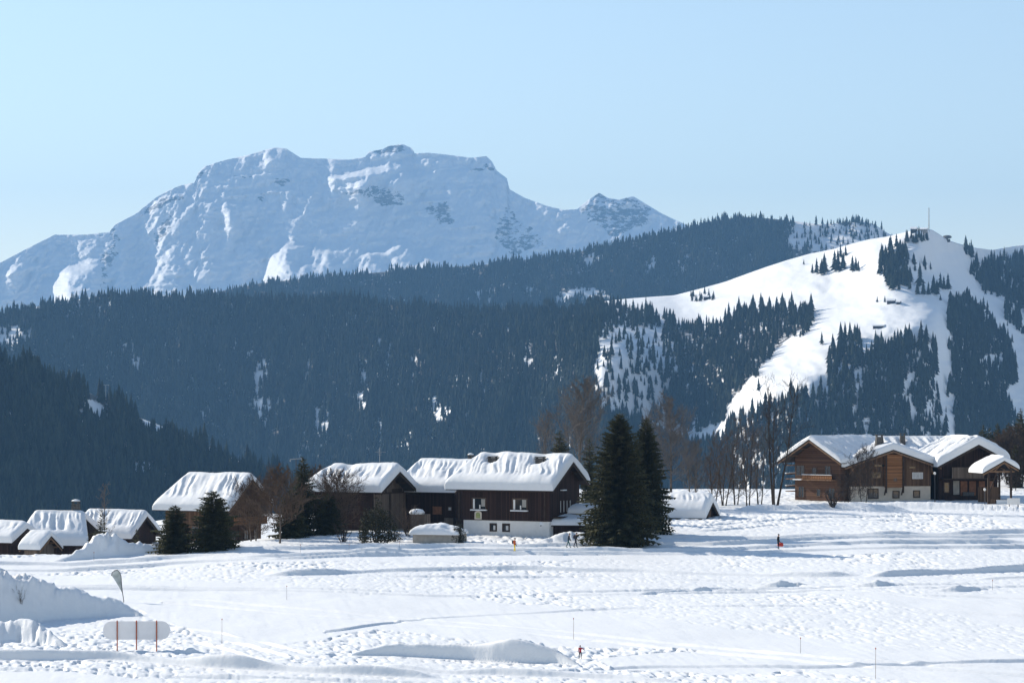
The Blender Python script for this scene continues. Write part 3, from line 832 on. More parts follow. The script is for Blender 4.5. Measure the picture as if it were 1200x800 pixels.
ridge_pts = [(x, y + 5) for x, y in RIDGE_SIL]
f = forest('far_ridge_forest', ridge, [(strip(ridge_pts, 425, -160, 930), 0.27), (strip(ridge_pts, 300, 925, 1060), 0.035), (strip(ridge_pts, 266, 975, 1035), 0.2)], 18,
           gaps=RIDGE_GAPS, seed=2, streak=0.2)
tag(f, 'dense dark conifer forest along the far ridge below the snow mountain', 'forest')
f = forest('hill_forest', hill, [(FA, 0.2), (FB, 0.022), ([(698, 360), (770, 366), (785, 388), (760, 388), (700, 380)], 0.08), (FC, 0.10), (FD, 0.075), (FE, 0.13), (FG, 0.13),
                                 ([(1176, 352), (1200, 372), (1210, 410), (1182, 384)], 0.12), ([(850, 492), (905, 482), (962, 452), (962, 530), (850, 540)], 0.06), ([(850, 520), (1000, 530), (1000, 630), (850, 630)], 0.05), ([(1000, 540), (1370, 500), (1370, 630), (1000, 630)], 0.12), ([(1030, 298), (1060, 294), (1066, 336), (1040, 334)], 0.10)], 18,
           gaps=HILL_GAPS, seed=3, streak=0.35)
tag(f, 'dense dark conifer forest on the shaded flank around the white hill', 'forest')
f = forest('spur_forest', spur, [(strip([(x, y + 3) for x, y in SPUR_SIL], 640, -160, 430), 0.10)], 18,
           gaps=SPUR_GAPS, seed=4)
tag(f, 'near dark conifer forest on the spur sloping down to the right behind the left chalets', 'forest')

# --- conifers on the white hill that can be told apart
hill_protos = [far_spruce('hill_spruce', 8, 10, 80 + q, (0.21, 0.25, 0.19, 0.27)[q]) for q in range(4)]
def hill_trees(poly, n, hgt, label, group, seed, lines=None):
    r = random.Random(seed)
    xs = [p[0] for p in poly]; ys = [p[1] for p in poly]
    k = 0; tries = 0
    while k < n and tries < 4000:
        tries += 1
        x, y = r.uniform(min(xs), max(xs)), r.uniform(min(ys), max(ys))
        if len(poly) > 2 and not inpoly(np.array([x]), np.array([y]), poly)[0]: continue
        if y < np.interp(x, hill.px, hill.top): continue
        p = hill.at(np.array([x]), np.array([y]))[0]
        o = link('spruce_tree', r.choice(hill_protos))
        h = hgt * r.uniform(0.7, 1.15)
        o.location = (p[0], p[1], p[2] - 0.4)
        o.scale = (h, h, h)
        o.rotation_euler = (0, 0, r.uniform(0, 6.28))
        tag(o, label, 'tree', group)
        k += 1
def hill_tree_list(pts, label, group, seed):
    r = random.Random(seed)
    for (x, y, hpx) in pts:
        p = hill.at(np.array([float(x)]), np.array([float(y)]))[0]
        o = link('spruce_tree', r.choice(hill_protos))
        h = hpx * p[1] / F
        o.location = (p[0], p[1], p[2] - 0.4); o.scale = (h, h, h); o.rotation_euler = (0, 0, r.uniform(0, 6.28))
        tag(o, label, 'tree', group)
hill_tree_list([(952, 320, 12), (957, 321, 20), (963, 322, 20), (966, 319, 24), (978, 318, 26), (982, 319, 28), (988, 316, 22), (985, 302, 16), (991, 300, 14), (999, 318, 20), (1003, 317, 18), (1006, 318, 14), (942, 310, 7)],
               'dark spruce in the loose clump on the bright upper left slope of the white hill', 'spruces in the clump on the upper left slope of the white hill', 1)
hill_trees([(1027, 305), (1040, 290), (1060, 288), (1068, 320), (1066, 342), (1045, 340), (1030, 325)], 52, 20, 'dark spruce in the block of wood left of the piste under the hilltop', 'spruces in the block of wood under the hilltop', 2)
hill_trees([(1054, 282), (1075, 278), (1088, 282), (1086, 288), (1060, 284)], 14, 16, 'dark spruce in the clump just below the hilltop mast', 'spruces in the clump below the hilltop mast', 3)
hill_trees([(1064, 312), (1072, 308), (1092, 312), (1090, 318), (1068, 318)], 8, 17, 'dark spruce in the short row halfway between the hilltop clump and the piste trees', 'spruces in the short row below the hilltop clump', 4)
hill_tree_list([(1078, 337, 32), (1075, 346, 20), (1082, 346, 20), (1088, 346, 17), (1094, 345, 24), (1098, 346, 20), (1102, 338, 20), (1106, 340, 18), (1111, 340, 21), (1102, 352, 8)], 'dark spruce in the stand in the middle of the shaded piste', 'spruces in the stand in the middle of the piste', 5)
hill_trees([(1122, 290), (1138, 292), (1142, 304), (1130, 302)], 11, 20, 'dark spruce in the tuft on the crest right of the hilltop', 'spruces in the tuft on the crest right of the hilltop', 6)
hill_trees([(1140, 312), (1160, 308), (1200, 304), (1200, 314), (1150, 322)], 26, 22, 'dark spruce along the upper edge of the wood right of the piste', 'spruces along the upper edge of the wood right of the piste', 7)
hill_trees([(1112, 358), (1142, 352), (1165, 376), (1160, 386), (1114, 368)], 26, 21, 'dark spruce along the top edge of the wood below the piste', 'spruces along the top edge of the wood below the piste', 8)
hill_trees([(968, 426), (985, 400), (1008, 398), (1012, 412), (1045, 404), (1065, 396), (1090, 400), (1092, 412), (1040, 420), (990, 420)], 44, 24, 'tall dark spruce along the top edge of the wood below the lower meadow', 'spruces along the top edge of the wood below the lower meadow', 9)
hill_trees([(845, 376), (865, 366), (900, 362), (952, 366), (950, 382), (900, 384), (850, 386)], 44, 24, 'dark spruce in the belt crossing the lower left meadow of the white hill', 'spruces in the belt crossing the lower left meadow', 10)
hill_trees([(700, 362), (740, 362), (770, 366), (800, 384), (835, 392), (830, 400), (770, 384), (702, 374)], 40, 24, 'dark spruce along the lip of the lower meadow above the snowy gully', 'spruces along the lip of the meadow above the snowy gully', 11)
hill_trees([(796, 350), (815, 345), (838, 344), (840, 352), (815, 358)], 16, 12, 'small dark spruce in the copse on the lit meadow near its left end', 'spruces in the copse on the lit meadow', 12)
hill_tree_list([(963, 404, 17)], 'lone dark spruce on the lit meadow at the upper left corner of the lower wood', None, 13)
hill_tree_list([(889, 458, 17)], 'lone dark spruce low on the lit tongue of snow above the tall bare tree', None, 14)
hill_tree_list([(1028, 354, 8), (1037, 354, 9)], 'tiny dark spruce beside the mountain hut on the lit meadow', 'tiny spruces beside the mountain hut', 15)
# ---------------------------------------------------------------- chalets
def rotz(a): return Matrix.Rotation(a, 4, 'Z')

def roof_snow(name, root_roof, xf, Lx, wf, wb, ridge_z, tp, T, tl, tr, seed, lift, dents=(), amp=0.2, er=0.75):
    amp = amp * 1.3
    tpf = tp; e = 0.55
    nu = max(30, int(Lx / 0.13))
    ys = np.concatenate([-wf - 0.12 + np.array([0, .03, .08, .16, .28, .42, .58, .76, .95]), np.linspace(-wf + 1.1, wb - 1.1, max(12, int((wf + wb) / 0.16))), wb + 0.12 - np.array([.95, .76, .58, .42, .28, .16, .08, .03, 0])])
    us = np.linspace(0, 1, nu)
    us = us - 0.055 * np.sin(2 * np.pi * us)                     # denser towards the ends
    Y, U = np.meshgrid(ys, us, indexing='ij')
    wy = np.where(Y < 0, wf, wb)
    k = 1 - np.clip(np.abs(Y) / wy, 0, 1)
    xl = -Lx / 2 - 0.08 + tl * k; xr = Lx / 2 + 0.08 - tr * k
    X = xl + (xr - xl) * U
    deck = ridge_z + lift - np.abs(Y) * tp
    deck_s = ridge_z + lift - (np.sqrt(Y * Y + e * e) - e * 0.55) * tp
    d_y = np.minimum(Y + wf + 0.12, wb + 0.12 - Y)
    d_x = np.minimum(X - xl, xr - X)
    f = lambda d, r, b0: b0 + (1 - b0) * np.sqrt(np.clip(1 - (1 - np.clip(d / r, 0, 1)) ** 2, 0, 1))
    wob = 1 + 0.10 * vn(X / 2.2, Y / 2.2, seed)
    th = T * f(d_y, er, 0.5) * f(d_x, 0.8, 0.55) * wob
    msk = sstep(0.75, 1.7, d_y) * sstep(0.1, 0.9, d_x) * sstep(0.0, 1.2, np.abs(Y))
    # runnels that the thaw cut down the slope: ragged in width, branching, fading out
    wx = X + 0.30 * Y + 0.25 * vn(X / 1.7, Y / 1.3, seed + 3)
    rp = 1 - 2 * np.abs(vn(wx * 1.8, Y * 0.17, seed + 5))
    rp2 = vn(wx * 3.6, Y * 0.3, seed + 6)
    rip = amp * (0.75 * rp + 0.6 * rp2 - 0.45) * (0.8 + 0.5 * vn(X / 3, Y / 3, seed + 8))
    th = th + msk * rip + 0.02 * vn(X * 3, Y * 3, seed + 9)
    for (dx, dy, r, dep) in dents:
        th = th * (1 - dep * np.exp(-(((X - dx) / r) ** 2 + ((Y - dy) / (r * .8)) ** 2)))
    Z = np.where(True, np.maximum(deck_s, deck - 0.0), 0) + np.maximum(th, 0.03)
    nv = len(ys)
    top = np.stack([X, Y, Z], -1).reshape(-1, 3)
    i = np.arange(nv - 1)[:, None] * nu + np.arange(nu - 1)[None]
    Q = np.stack([i, i + 1, i + nu + 1, i + nu], -1).reshape(-1, 4)
    loop = np.concatenate([np.arange(nu), np.arange(1, nv) * nu + nu - 1, (nv - 1) * nu + np.arange(nu - 2, -1, -1), np.arange(nv - 2, 0, -1) * nu])
    bot = top[loop].copy()
    bot[:, 2] = ridge_z + lift - np.abs(bot[:, 1]) * tp + 0.004
    # uneven lower lip and a slight tuck under
    cx = (bot[:, 0] > 0) * 2 - 1
    b0 = len(top); m = len(loop); a = np.arange(m); a2 = (a + 1) % m
    Q2 = np.stack([loop[a2], loop[a], b0 + a, b0 + a2], -1)
    V = np.concatenate([top, bot])
    me = mesh_np(name, V, np.concatenate([Q, Q2]), M['snow_roof'], True)
    me.transform(xf)
    return link(name, me, root_roof)

def wing(root, xf, Lx, wf, wb, ridge_z, tp, T=0.9, go_l=1.0, go_r=1.0, eo=1.0, base_h=0.0, wood='wood_dark', base='plaster_white', tl=0.0, tr=0.0, seed=1, walls=True, beam='beam_dark', dents=(), bottom=-1.5, rafters=True, amp=0.2, er=0.75, th=0.18):
    # walls
    x0, x1 = -Lx / 2 + go_l, Lx / 2 - go_r
    y0, y1 = -(wf - eo), wb - eo
    zf, zb = ridge_z - (wf - eo) * tp, ridge_z - (wb - eo) * tp
    if walls:
        m = MB(); m.xf = xf
        g = 0.01
        m.prism([(x0, y0, base_h), (x0, y1, base_h), (x0, y1, zb - g), (x0, 0, ridge_z - g), (x0, y0, zf - g)], (x1 - x0, 0, 0))
        m.build('wall', M[wood], root)
        if base_h > 0.05:
            m = MB(); m.xf = xf
            m.box(x0 + .06, x1 - .06, y0 + .06, y1 - .06, bottom, base_h + 0.02)
            m.build('base_wall', M[base], root)
    # deck
    m = MB(); m.xf = xf
    for sgn, w in ((-1, wf), (1, wb)):
        ze = ridge_z - w * tp
        q = [(-Lx / 2, sgn * w, ze), (Lx / 2, sgn * w, ze), (Lx / 2 - tr, 0, ridge_z), (-Lx / 2 + tl, 0, ridge_z)]
        m.prism(q, (0, 0, th))
    roof = m.build('roof', M['deck'], root)
    # bargeboards on each gable, butted under the deck edge
    for sx, t in ((-1, tl), (1, tr)):
        if t > 0.3: continue
        for sgn, w in ((-1, wf), (1, wb)):
            m = MB(); m.xf = xf
            X = sx * (Lx / 2 - 0.05)
            m.prism([(X, sgn * w, ridge_z - w * tp - 0.22), (X, sgn * w, ridge_z - w * tp - 0.003), (X, sgn * 0.01, ridge_z - 0.008), (X, sgn * 0.01, ridge_z - 0.25)], (sx * 0.07, 0, 0))
            m.build('bargeboard', M[beam], roof)
    if rafters and walls:
        for sx, t, go, xw in ((-1, tl, go_l, x0), (1, tr, go_r, x1)):
            if t > 0.3 or go < 0.5: continue
            for f_ in (0.0, -0.45, 0.45, -0.88, 0.88):
                w = wf if f_ < 0 else wb
                yy = f_ * (w - eo); zz = ridge_z - abs(yy) * tp - 0.14
                if f_ == 0: zz -= 0.16
                m = MB(); m.xf = xf
                m.box(min(xw, xw + sx * (go - .2)), max(xw, xw + sx * (go - .2)), yy - .09, yy + .09, zz - .12, zz + .06)
                m.build('purlin', M[beam], roof)
    if T > 0: roof_snow('roof_snow', roof, xf, Lx, wf, wb, ridge_z, tp, T, tl, tr, seed, th, dents, amp, er)
    fr = {'front': ((0, y0, 0), (1, 0, 0), (0, -1, 0)), 'right': ((x1, 0, 0), (0, 1, 0), (1, 0, 0)), 'left': ((x0, 0, 0), (0, -1, 0), (-1, 0, 0)), 'back': ((0, y1, 0), (-1, 0, 0), (0, 1, 0))}
    out = {}
    for k, (o, a, n) in fr.items():
        r3 = xf.to_3x3()
        out[k] = (xf @ Vector(o), r3 @ Vector(a), r3 @ Vector(n))
    out['roof'] = roof
    return out

def fbox(m, face, u0, u1, v0, v1, d0, d1):
    """a box on a wall face: u along it, v up, d out of it"""
    o, a, n = face
    z = Vector((0, 0, 1))
    p = [o + a * u + z * v + n * d for d in (d0, d1) for (u, v) in ((u0, v0), (u1, v0), (u1, v1), (u0, v1))]
    m.add(p, [(0, 3, 2, 1), (4, 5, 6, 7), (0, 1, 5, 4), (1, 2, 6, 5), (2, 3, 7, 6), (3, 0, 4, 7)])

def window(root, face, u, v, w, h, frame='frame', pane='glass', mull=1, cross=False, sill=None, fw=0.08, off=0.0):
    """u,v = centre of the sill line"""
    m = MB()
    fbox(m, face, u - w / 2, u - w / 2 + fw, v, v + h, -0.02, 0.07 + off)
    fbox(m, face, u + w / 2 - fw, u + w / 2, v, v + h, -0.02, 0.07 + off)
    fbox(m, face, u - w / 2 + fw, u + w / 2 - fw, v, v + fw, -0.02, 0.066 + off)
    fbox(m, face, u - w / 2 + fw, u + w / 2 - fw, v + h - fw, v + h, -0.02, 0.066 + off)
    for i in range(mull):
        uc = u - w / 2 + w * (i + 1) / (mull + 1)
        fbox(m, face, uc - 0.03, uc + 0.03, v + fw, v + h - fw, -0.02, 0.06 + off)
    if cross: fbox(m, face, u - w / 2 + fw, u + w / 2 - fw, v + h * .55, v + h * .55 + .05, -0.02, 0.055 + off)
    f = m.build('window', M[frame], root)
    m = MB(); fbox(m, face, u - w / 2 + fw, u + w / 2 - fw, v + fw, v + h - fw, -0.015, 0.022 + off)
    m.build('pane', M[pane], f)
    if sill:
        m = MB()
        m.xf = None
        fbox(m, face, u - w / 2 - 0.12, u + w / 2 + 0.12, v - 0.14, v - 0.004, 0.004, 0.30 + off)
        m.build('sill', M[sill], f)
    return f
def panel(root, name, face, u0, u1, v0, v1, d0, d1, m_, label=None):
    m = MB(); fbox(m, face, u0, u1, v0, v1, d0, d1)
    return m.build(name, M[m_], root, label)
def chimney(roof, xf, x, y, z0, z1, w=0.7, d=0.9, mt='stone', cap='snow_roof', taper=0.12):
    m = MB(); m.xf = xf
    t = taper
    b = [(x - w / 2, y - d / 2, z0), (x + w / 2, y - d / 2, z0), (x + w / 2, y + d / 2, z0), (x - w / 2, y + d / 2, z0)]
    w2, d2 = w / 2 - t, d / 2 - t
    T_ = [(x - w2, y - d2, z1), (x + w2, y - d2, z1), (x + w2, y + d2, z1), (x - w2, y + d2, z1)]
    m.add(b + T_, [(0, 3, 2, 1), (4, 5, 6, 7), (0, 1, 5, 4), (1, 2, 6, 5), (2, 3, 7, 6), (3, 0, 4, 7)])
    for sx in (-1, 1):
        for sy in (-1, 1): m.box(x + sx * (w2 - .08) - .06, x + sx * (w2 - .08) + .06, y + sy * (d2 - .08) - .06, y + sy * (d2 - .08) + .06, z1, z1 + .25)
    m.box(x - w2 - .1, x + w2 + .1, y - d2 - .1, y + d2 + .1, z1 + .25, z1 + .33)
    c = m.build('chimney', M[mt], roof)
    if cap:
        m = MB(); m.xf = xf
        n = 10
        m.tube([(x, y, z1 + .33), (x, y, z1 + .42), (x, y, z1 + .52), (x, y, z1 + .58)], [w2 + .08, w2 + .1, w2 * .8, w2 * .3], n)
        # snow cap belongs to the roof, like the chimney
        m.build('chimney_snow', M[cap], roof, smooth=True)
    return c

def chalet(name, label, cat, corner, D, rdeg, Lx, wf, wb, tp, group=None, **kw):
    """corner: photo position of the front right eave corner of the deck"""
    th = R(-rdeg)
    c = P(corner[0], corner[1], D)
    off = rotz(th) @ Vector((Lx / 2, -wf, 0))
    x, y = c.x - off.x, c.y - off.y
    g = min(gz(x, y), gz(c.x, c.y))
    root = thing(name, label, cat, (x, y, g), th, group)
    ridge_z = c.z - g + wf * tp
    w = wing(root, Matrix.Identity(4), Lx, wf, wb, ridge_z, tp, **kw)
    w['ridge_z'] = ridge_z
    return root, w

I4 = Matrix.Identity(4)
# main dark chalet
root, w = chalet('chalet', 'large dark board chalet on a white base, rippled snow roof with two vents', 'house', (648, 576), 312, 28, 14.6, 5.3, 4.4, 0.62, T=1.15, go_l=1.9, go_r=0.9, eo=0.9, base_h=1.95, wood='wood_dark', tl=1.7, seed=5,
                 dents=((-3.2, -1.0, 1.0, .75), (3.3, -1.1, 1.1, .8)))
H = w; rz_ = w['ridge_z']
s_ = 9.9 * math.cos(R(28))
def hu(px): return (px - 593.5) / s_ + 0.5
ev = rz_ - 5.3 * 0.62
for px0, px1 in ((553, 570), (601, 619)):
    u = (hu(px0) + hu(px1)) / 2; ww = hu(px1) - hu(px0)
    f_ = window(root, w['front'], u, 3.25, ww, 1.4, 'frame', 'glass', 0, sill='snow_roof')
    panel(f_, 'curtain', w['front'], u - ww * .42, u - ww * .30, 3.33, 4.5, 0.022, 0.05, 'frame_white')
    panel(f_, 'curtain', w['front'], u + ww * .02, u + ww * .10, 3.33, 3.8, 0.022, 0.05, 'frame_white')
    panel(f_, 'curtain', w['front'], u + ww * .16, u + ww * .42, 3.6, 4.5, 0.022, 0.04, 'concrete')
for px0, px1 in ((574, 582.5), (589, 598)):
    f_ = window(root, (w['front'][0] + w['front'][2] * -0.06, w['front'][1], w['front'][2]), (hu(px0) + hu(px1)) / 2, 0.62, hu(px1) - hu(px0), 1.0, 'beam_dark', 'glass', 0, fw=0.16)
    panel(f_, 'painted_reflection', (w['front'][0] + w['front'][2] * -0.06, w['front'][1], w['front'][2]), hu(px0) + .5, hu(px1) - .2, .8, 1.35, 0.022, 0.04, 'curtain')  # pale panel paints a reflection onto the dark glass
# pale arched plaque with a painted green-and-yellow motif under the left window
def plaque(root, face, u, v):
    o, a, n = face
    z = Vector((0, 0, 1))
    pts = [(-.48, 0), (.48, 0), (.48, .72)] + [(.48 * math.cos(t), .72 + .32 * math.sin(t)) for t in np.linspace(0, math.pi, 9)[1:-1]] + [(-.48, .72)]
    m = MB(); m.prism([o + a * (u + p[0]) + z * (v + p[1]) + n * 0.005 for p in pts], n * 0.07)
    s = m.build('wall_plaque', M['plaster'], root)
    m = MB(); m.prism([o + a * (u + p[0] * .62) + z * (v + .14 + p[1] * .66) + n * 0.075 for p in pts], n * 0.012)
    m.build('painted_motif', mat('motif_green', (0.20, 0.27, 0.10), 0.7, col2=(0.50, 0.46, 0.2), scale=5), s)
plaque(root, w['front'], hu(560.5), 2.05)
for u in (-1.6, -0.75, 0.1, 0.95):
    window(root, w['right'], u, 2.9, 0.42, 1.5, 'beam_dark', 'curtain', 0, fw=0.07)
panel(root, 'gable_sill', w['right'], -1.6, -0.55, 5.55, 5.67, 0.004, 0.35, 'snow_roof')
panel(root, 'balcony_floor', w['right'], -3.6, 3.2, 2.35, 2.5, 0.004, 1.0, 'beam_dark')
panel(root, 'corner_post', w['front'], 5.72, 5.88, 1.96, ev + .3, 0.004, 0.1, 'beam_dark')
panel(root, 'corner_post', w['front'], -5.98, -5.82, 1.96, ev + .3, 0.004, 0.1, 'beam_dark')
panel(root, 'eave_beam', w['front'], -5.8, 5.7, ev - .12, ev + .12, 0.004, 0.14, 'beam_dark')
# roof vents standing in hollows of the snow
for vx in (-3.2, 3.3):
    zc = rz_ - 0.9 * .62 + .42
    m = MB(); m.box(vx - .5, vx + .5, -1.15, -.55, zc - .6, zc + .62)
    v_ = m.build('roof_vent', M['stone'], w['roof'])
    m = MB(); m.box(vx - .65, vx + .65, -1.28, -.42, zc + .62, zc + .72)
    m.box(vx - .6, vx + .6, -1.2, -.5, zc + .80, zc + .90); m.box(vx - .5, vx - .42, -1.1, -.6, zc + .72, zc + .8); m.box(vx + .42, vx + .5, -1.1, -.6, zc + .72, zc + .8)
    m.build('vent_cap', M['stone'], w['roof'])
    m = MB()
    m.box(vx - .56, vx + .56, -1.16, -.54, zc + .903, zc + 1.0); m.build('vent_snow', M['snow_roof'], w['roof'])

# chalet with the brown gable in the left middle
root, w = chalet('chalet', 'brown chalet with a steep snow roof behind two dark spruces', 'house', (268, 600), 326, 28, 11.4, 5.3, 4.6, 0.72, T=0.8, go_l=1.2, go_r=1.1, eo=1.0, base_h=1.2, wood='wood_brown', base='plaster', tl=1.5, seed=15, beam='beam', amp=0.22)
for u, v in ((-2.6, 1.3), (0.2, 1.3), (2.4, 1.3), (-1.2, 3.7), (1.2, 3.7)):
    window(root, w['right'], u, v, 1.0, 1.2, 'frame', 'glass', 1)
panel(root, 'balcony', w['right'], -4.0, 3.4, 3.2, 3.35, 0.004, 1.1, 'beam'); panel(root, 'balcony_rail', w['right'], -4.0, 3.4, 3.35, 4.2, 1.0, 1.08, 'wood_warm')
for u in (-3, 0, 3): window(root, w['front'], u, 2.0, 1.1, 1.1, 'frame', 'glass', 1)

# third chalet
root, w = chalet('chalet', 'low brown chalet with deep snow and a braced gable behind the dark bush', 'house', (447, 578), 322, 28, 11.2, 4.4, 5.4, 0.55, T=1.05, go_l=1.0, go_r=1.7, eo=1.0, base_h=0.6, wood='wood_grey', base='concrete', tl=1.4, seed=25, beam='beam_dark', dents=((-1.5, -.7, .9, .6),))
rz_ = w['ridge_z']
panel(root, 'tie_beam', w['right'], -3.2, 3.8, rz_ - 2.6, rz_ - 2.4, 0.004, 0.12, 'beam_dark')
panel(root, 'king_post', w['right'], 0.35, 0.55, 0.6, rz_ - 2.6, 0.004, 0.12, 'beam_dark')
panel(root, 'king_post', w['right'], -.7, -.5, rz_ - 2.4, rz_ - .5, 0.004, 0.12, 'beam_dark')
panel(root, 'recess_shade', w['right'], .9, 3.4, rz_ - 2.4, rz_ - 2.0, 0.004, 0.05, 'beam_dark')  # flat dark strip stands in for the shade of a recess
panel(root, 'front_cladding', w['front'], -4.6, 3.9, 0.6, rz_ - 4.4 * .55 + .3, 0.004, 0.05, 'wood_dark')
m = MB(); m.tube([(2.0, 1.2, rz_ - .5), (2.0, 1.2, rz_ + 3.1)], [0.035, 0.025], 6)
for k in range(4): m.bar((1.7 + .02 * k, 1.2, rz_ + 2.2 + .2 * k), (2.3 - .02 * k, 1.2, rz_ + 2.2 + .2 * k), .025, .025)
m.bar((1.3, 1.2, rz_ + 2.55), (2.9, 1.2, rz_ + 2.55), .03, .03)
m.build('antenna', M['metal'], w['roof'])
# house between the third and the main chalet
root, w = chalet('chalet', 'dark chalet squeezed between the braced gable chalet and the large one', 'house', (533, 578), 327, 28, 8.6, 5.0, 4.6, 0.62, T=1.0, go_l=0.8, go_r=0.4, eo=0.9, base_h=0.5, wood='wood_dark', base='concrete', tl=.6, seed=35)
rz_ = w['ridge_z']
window(root, w['front'], 1.3, 2.4, 1.3, 1.0, 'door', 'door', 0); window(root, w['front'], 3.1, 2.9, .55, .5, 'frame', 'curtain', 0)
panel(root, 'door', w['front'], 2.3, 3.6, .1, 2.0, 0.004, 0.08, 'wood_grey')
chimney(w['roof'], I4, 3.3, .9, rz_ - .8, rz_ + 1.25, .8, .8, taper=.1)

# houses at the far left
root, w = chalet('chalet', 'dark chalet cut by the left edge of the picture with snow roof', 'house', (14, 637), 322, 24, 7.6, 3.2, 3.4, 0.5, T=0.95, go_l=.8, go_r=.9, eo=.6, base_h=0.0, wood='wood_dark', seed=45, amp=.1, bottom=-3)
window(root, w['front'], 1.8, .3, .9, 1.2, 'door', 'door', 0); window(root, w['front'], -.6, .5, .9, .9)
root, w = chalet('hut', 'small brown hut with a smooth snow roof beside the leftmost chalet', 'hut', (47, 645), 316, 24, 3.0, 2.3, 2.4, 0.66, T=0.75, go_l=.4, go_r=.8, eo=.5, base_h=0.0, wood='wood_grey', seed=55, amp=.05, beam='beam', bottom=-3)
panel(root, 'door', w['right'], .1, .9, -.3, 1.3, 0.004, .06, 'door')
root, w = chalet('chalet', 'half sunken chalet with a rounded rippled snow roof and stone chimney', 'house', (103, 640), 331, 8, 9.2, 4.4, 4.0, 0.72, T=1.0, go_l=1.0, go_r=1.9, eo=.8, base_h=0.0, wood='wood_dark', tl=.8, tr=1.8, seed=65, bottom=-3)
rz_ = w['ridge_z']
chimney(w['roof'], I4, 1.5, .5, rz_ - .8, rz_ + 2.0, 1.25, 1.1, taper=.18)
for u in (-2.4, 0, 2.2): window(root, w['front'], u, .4, .9, 1.0)
root, w = chalet('chalet', 'chalet with an orange side wall behind the ploughed snow heap', 'house', (154, 632), 346, 20, 9.2, 4.3, 4.3, 0.64, T=0.85, go_l=.8, go_r=.6, eo=.6, base_h=0.0, wood='wood_dark', tl=.3, seed=75, bottom=-3)
window(root, w['right'], -.5, .8, 1.0, 1.1)
panel(root, 'side_wall', w['right'], 2.0, 3.6, -2, 1.6, .004, .35, 'wood_warm')
panel(root, 'terrace_roof', w['right'], 2.6, 5.4, 1.7, 2.1, .004, 1.4, 'snow_roof')
# low barn right of the spruces
root, w = chalet('barn', 'low barn almost buried under snow right of the big spruces', 'barn', (827, 608), 338, 22, 8.2, 2.9, 2.9, 0.66, T=1.3, go_l=.5, go_r=.45, eo=.5, base_h=0.0, wood='wood_dark', seed=85, amp=.26, er=1.1)
panel(root, 'door', w['right'], -.6, .6, -.2, 1.2, 0.004, .05, 'wood_brown')

# ---- the big chalet on the right, several gables on one body
J = at_D(1050, 391)
jz = min(J.z, gz(J.x, 385)) - 0.1
root = thing('chalet', 'large brown chalet with several snowy gables, plaster base and covered porch', 'house', (J.x, J.y, jz))
def jxf(px, row, D, thdeg, Lx):
    """matrix that puts the low-X end of the ridge at a photo position"""
    p = P(px, row, D)
    th = R(thdeg)
    return Matrix.Translation((p.x - J.x + math.cos(th) * Lx / 2, p.y - J.y + math.sin(th) * Lx / 2, 0)) @ rotz(th), p.z - jz
# left wing
xf, rzz = jxf(948, 516, 383, 45, 15)
w1 = wing(root, xf, 15, 5.8, 5.8, rzz, 0.57, T=0.65, go_l=2.0, go_r=.2, eo=1.6, base_h=0.02, wood='wood_chalet', seed=101, beam='beam', amp=.25)
fl = w1['left']
for u, v, ww, hh in ((-3.2, 3.55, 1.6, 1.55), (-.6, 3.7, .9, 1.1), (1.9, 3.4, 1.1, 1.7), (-3.0, .4, 1.1, 1.6), (.2, .6, .75, 1.1), (2.6, .25, 1.2, 1.6)):
    f_ = window(root, fl, u, v, ww, hh, 'frame', 'glass', 1 if ww > 1 else 0)
m = MB(); fbox(m, fl, -2.0, 3.4, 2.95, 3.1, .004, 1.2); b_ = m.build('balcony', M['beam'], root)
for k in range(17):
    m = MB(); fbox(m, fl, -1.9 + k * .32, -1.64 + k * .32, 3.1, 3.75, 1.1, 1.15); m.build('slat', M['wood_warm'], b_)
m = MB(); fbox(m, fl, -2.0, 3.4, 3.751, 3.83, 1.02, 1.22); m.build('balcony_snow', M['snow_roof'], b_)
m = MB(); fbox(m, fl, -4.1, -2.5, 2.95, 3.1, .004, .7); m.build('balcony_snow', M['snow_roof'], root)
bk = w1['back']                                                       # side balconies beyond the left corner
for v in (1.2, 3.0, 5.0):
    m = MB(); fbox(m, bk, 3.4, 6.0, v, v + .14, .004, 1.4); b_ = m.build('balcony', M['beam'], root)
    m = MB(); fbox(m, bk, 3.5, 5.9, v + .7, v + .85, 1.3, 1.42); m.build('handrail', M['beam'], b_)
    m = MB(); fbox(m, bk, 3.4, 6.0, v + .851, v + .98, 1.2, 1.5); m.build('balcony_snow', M['snow_roof'], b_)
# main body
p0 = P(990, 517, 399)
xf, rzz = jxf(985, 517, 399, 2, 20.5)
w0 = wing(root, xf, 20.5, 6.2, 6.0, rzz, 0.5, T=0.7, go_l=.4, go_r=.8, eo=.8, base_h=0.02, wood='wood_brown', seed=111, amp=.25)
# broad front gable
xf, rz2 = jxf(1047, 528, 381, 98, 16)
w2 = wing(root, xf, 16, 7.2, 7.2, rz2, 0.345, T=1.1, go_l=1.3, go_r=.1, eo=1.2, base_h=2.15, wood='wood_brown', base='plaster', seed=121, beam='beam', amp=.3)
f2 = w2['left']
fb = (f2[0] - f2[2] * 0.06, f2[1], f2[2])
def ju(px): return (px - 1047) / 8.08 - 0.1
window(root, fb, ju(1026.5), .35, 1.6, 1.5, 'beam_dark', 'glass', 1, fw=.12)
window(root, fb, ju(1079), .45, 1.05, 1.1, 'beam_dark', 'glass', 0, fw=.12)
window(root, f2, ju(1030), 3.3, 1.5, .95, 'frame', 'glass', 1)
window(root, f2, ju(1080), 3.2, 1.6, .95, 'frame_white', 'curtain', 2)
panel(root, 'gable_pane', f2, ju(1028), ju(1040), 5.0, 5.3, .004, .05, 'glass'); panel(root, 'gable_pane', f2, ju(1070), ju(1077), 4.75, 5.0, .004, .05, 'glass')
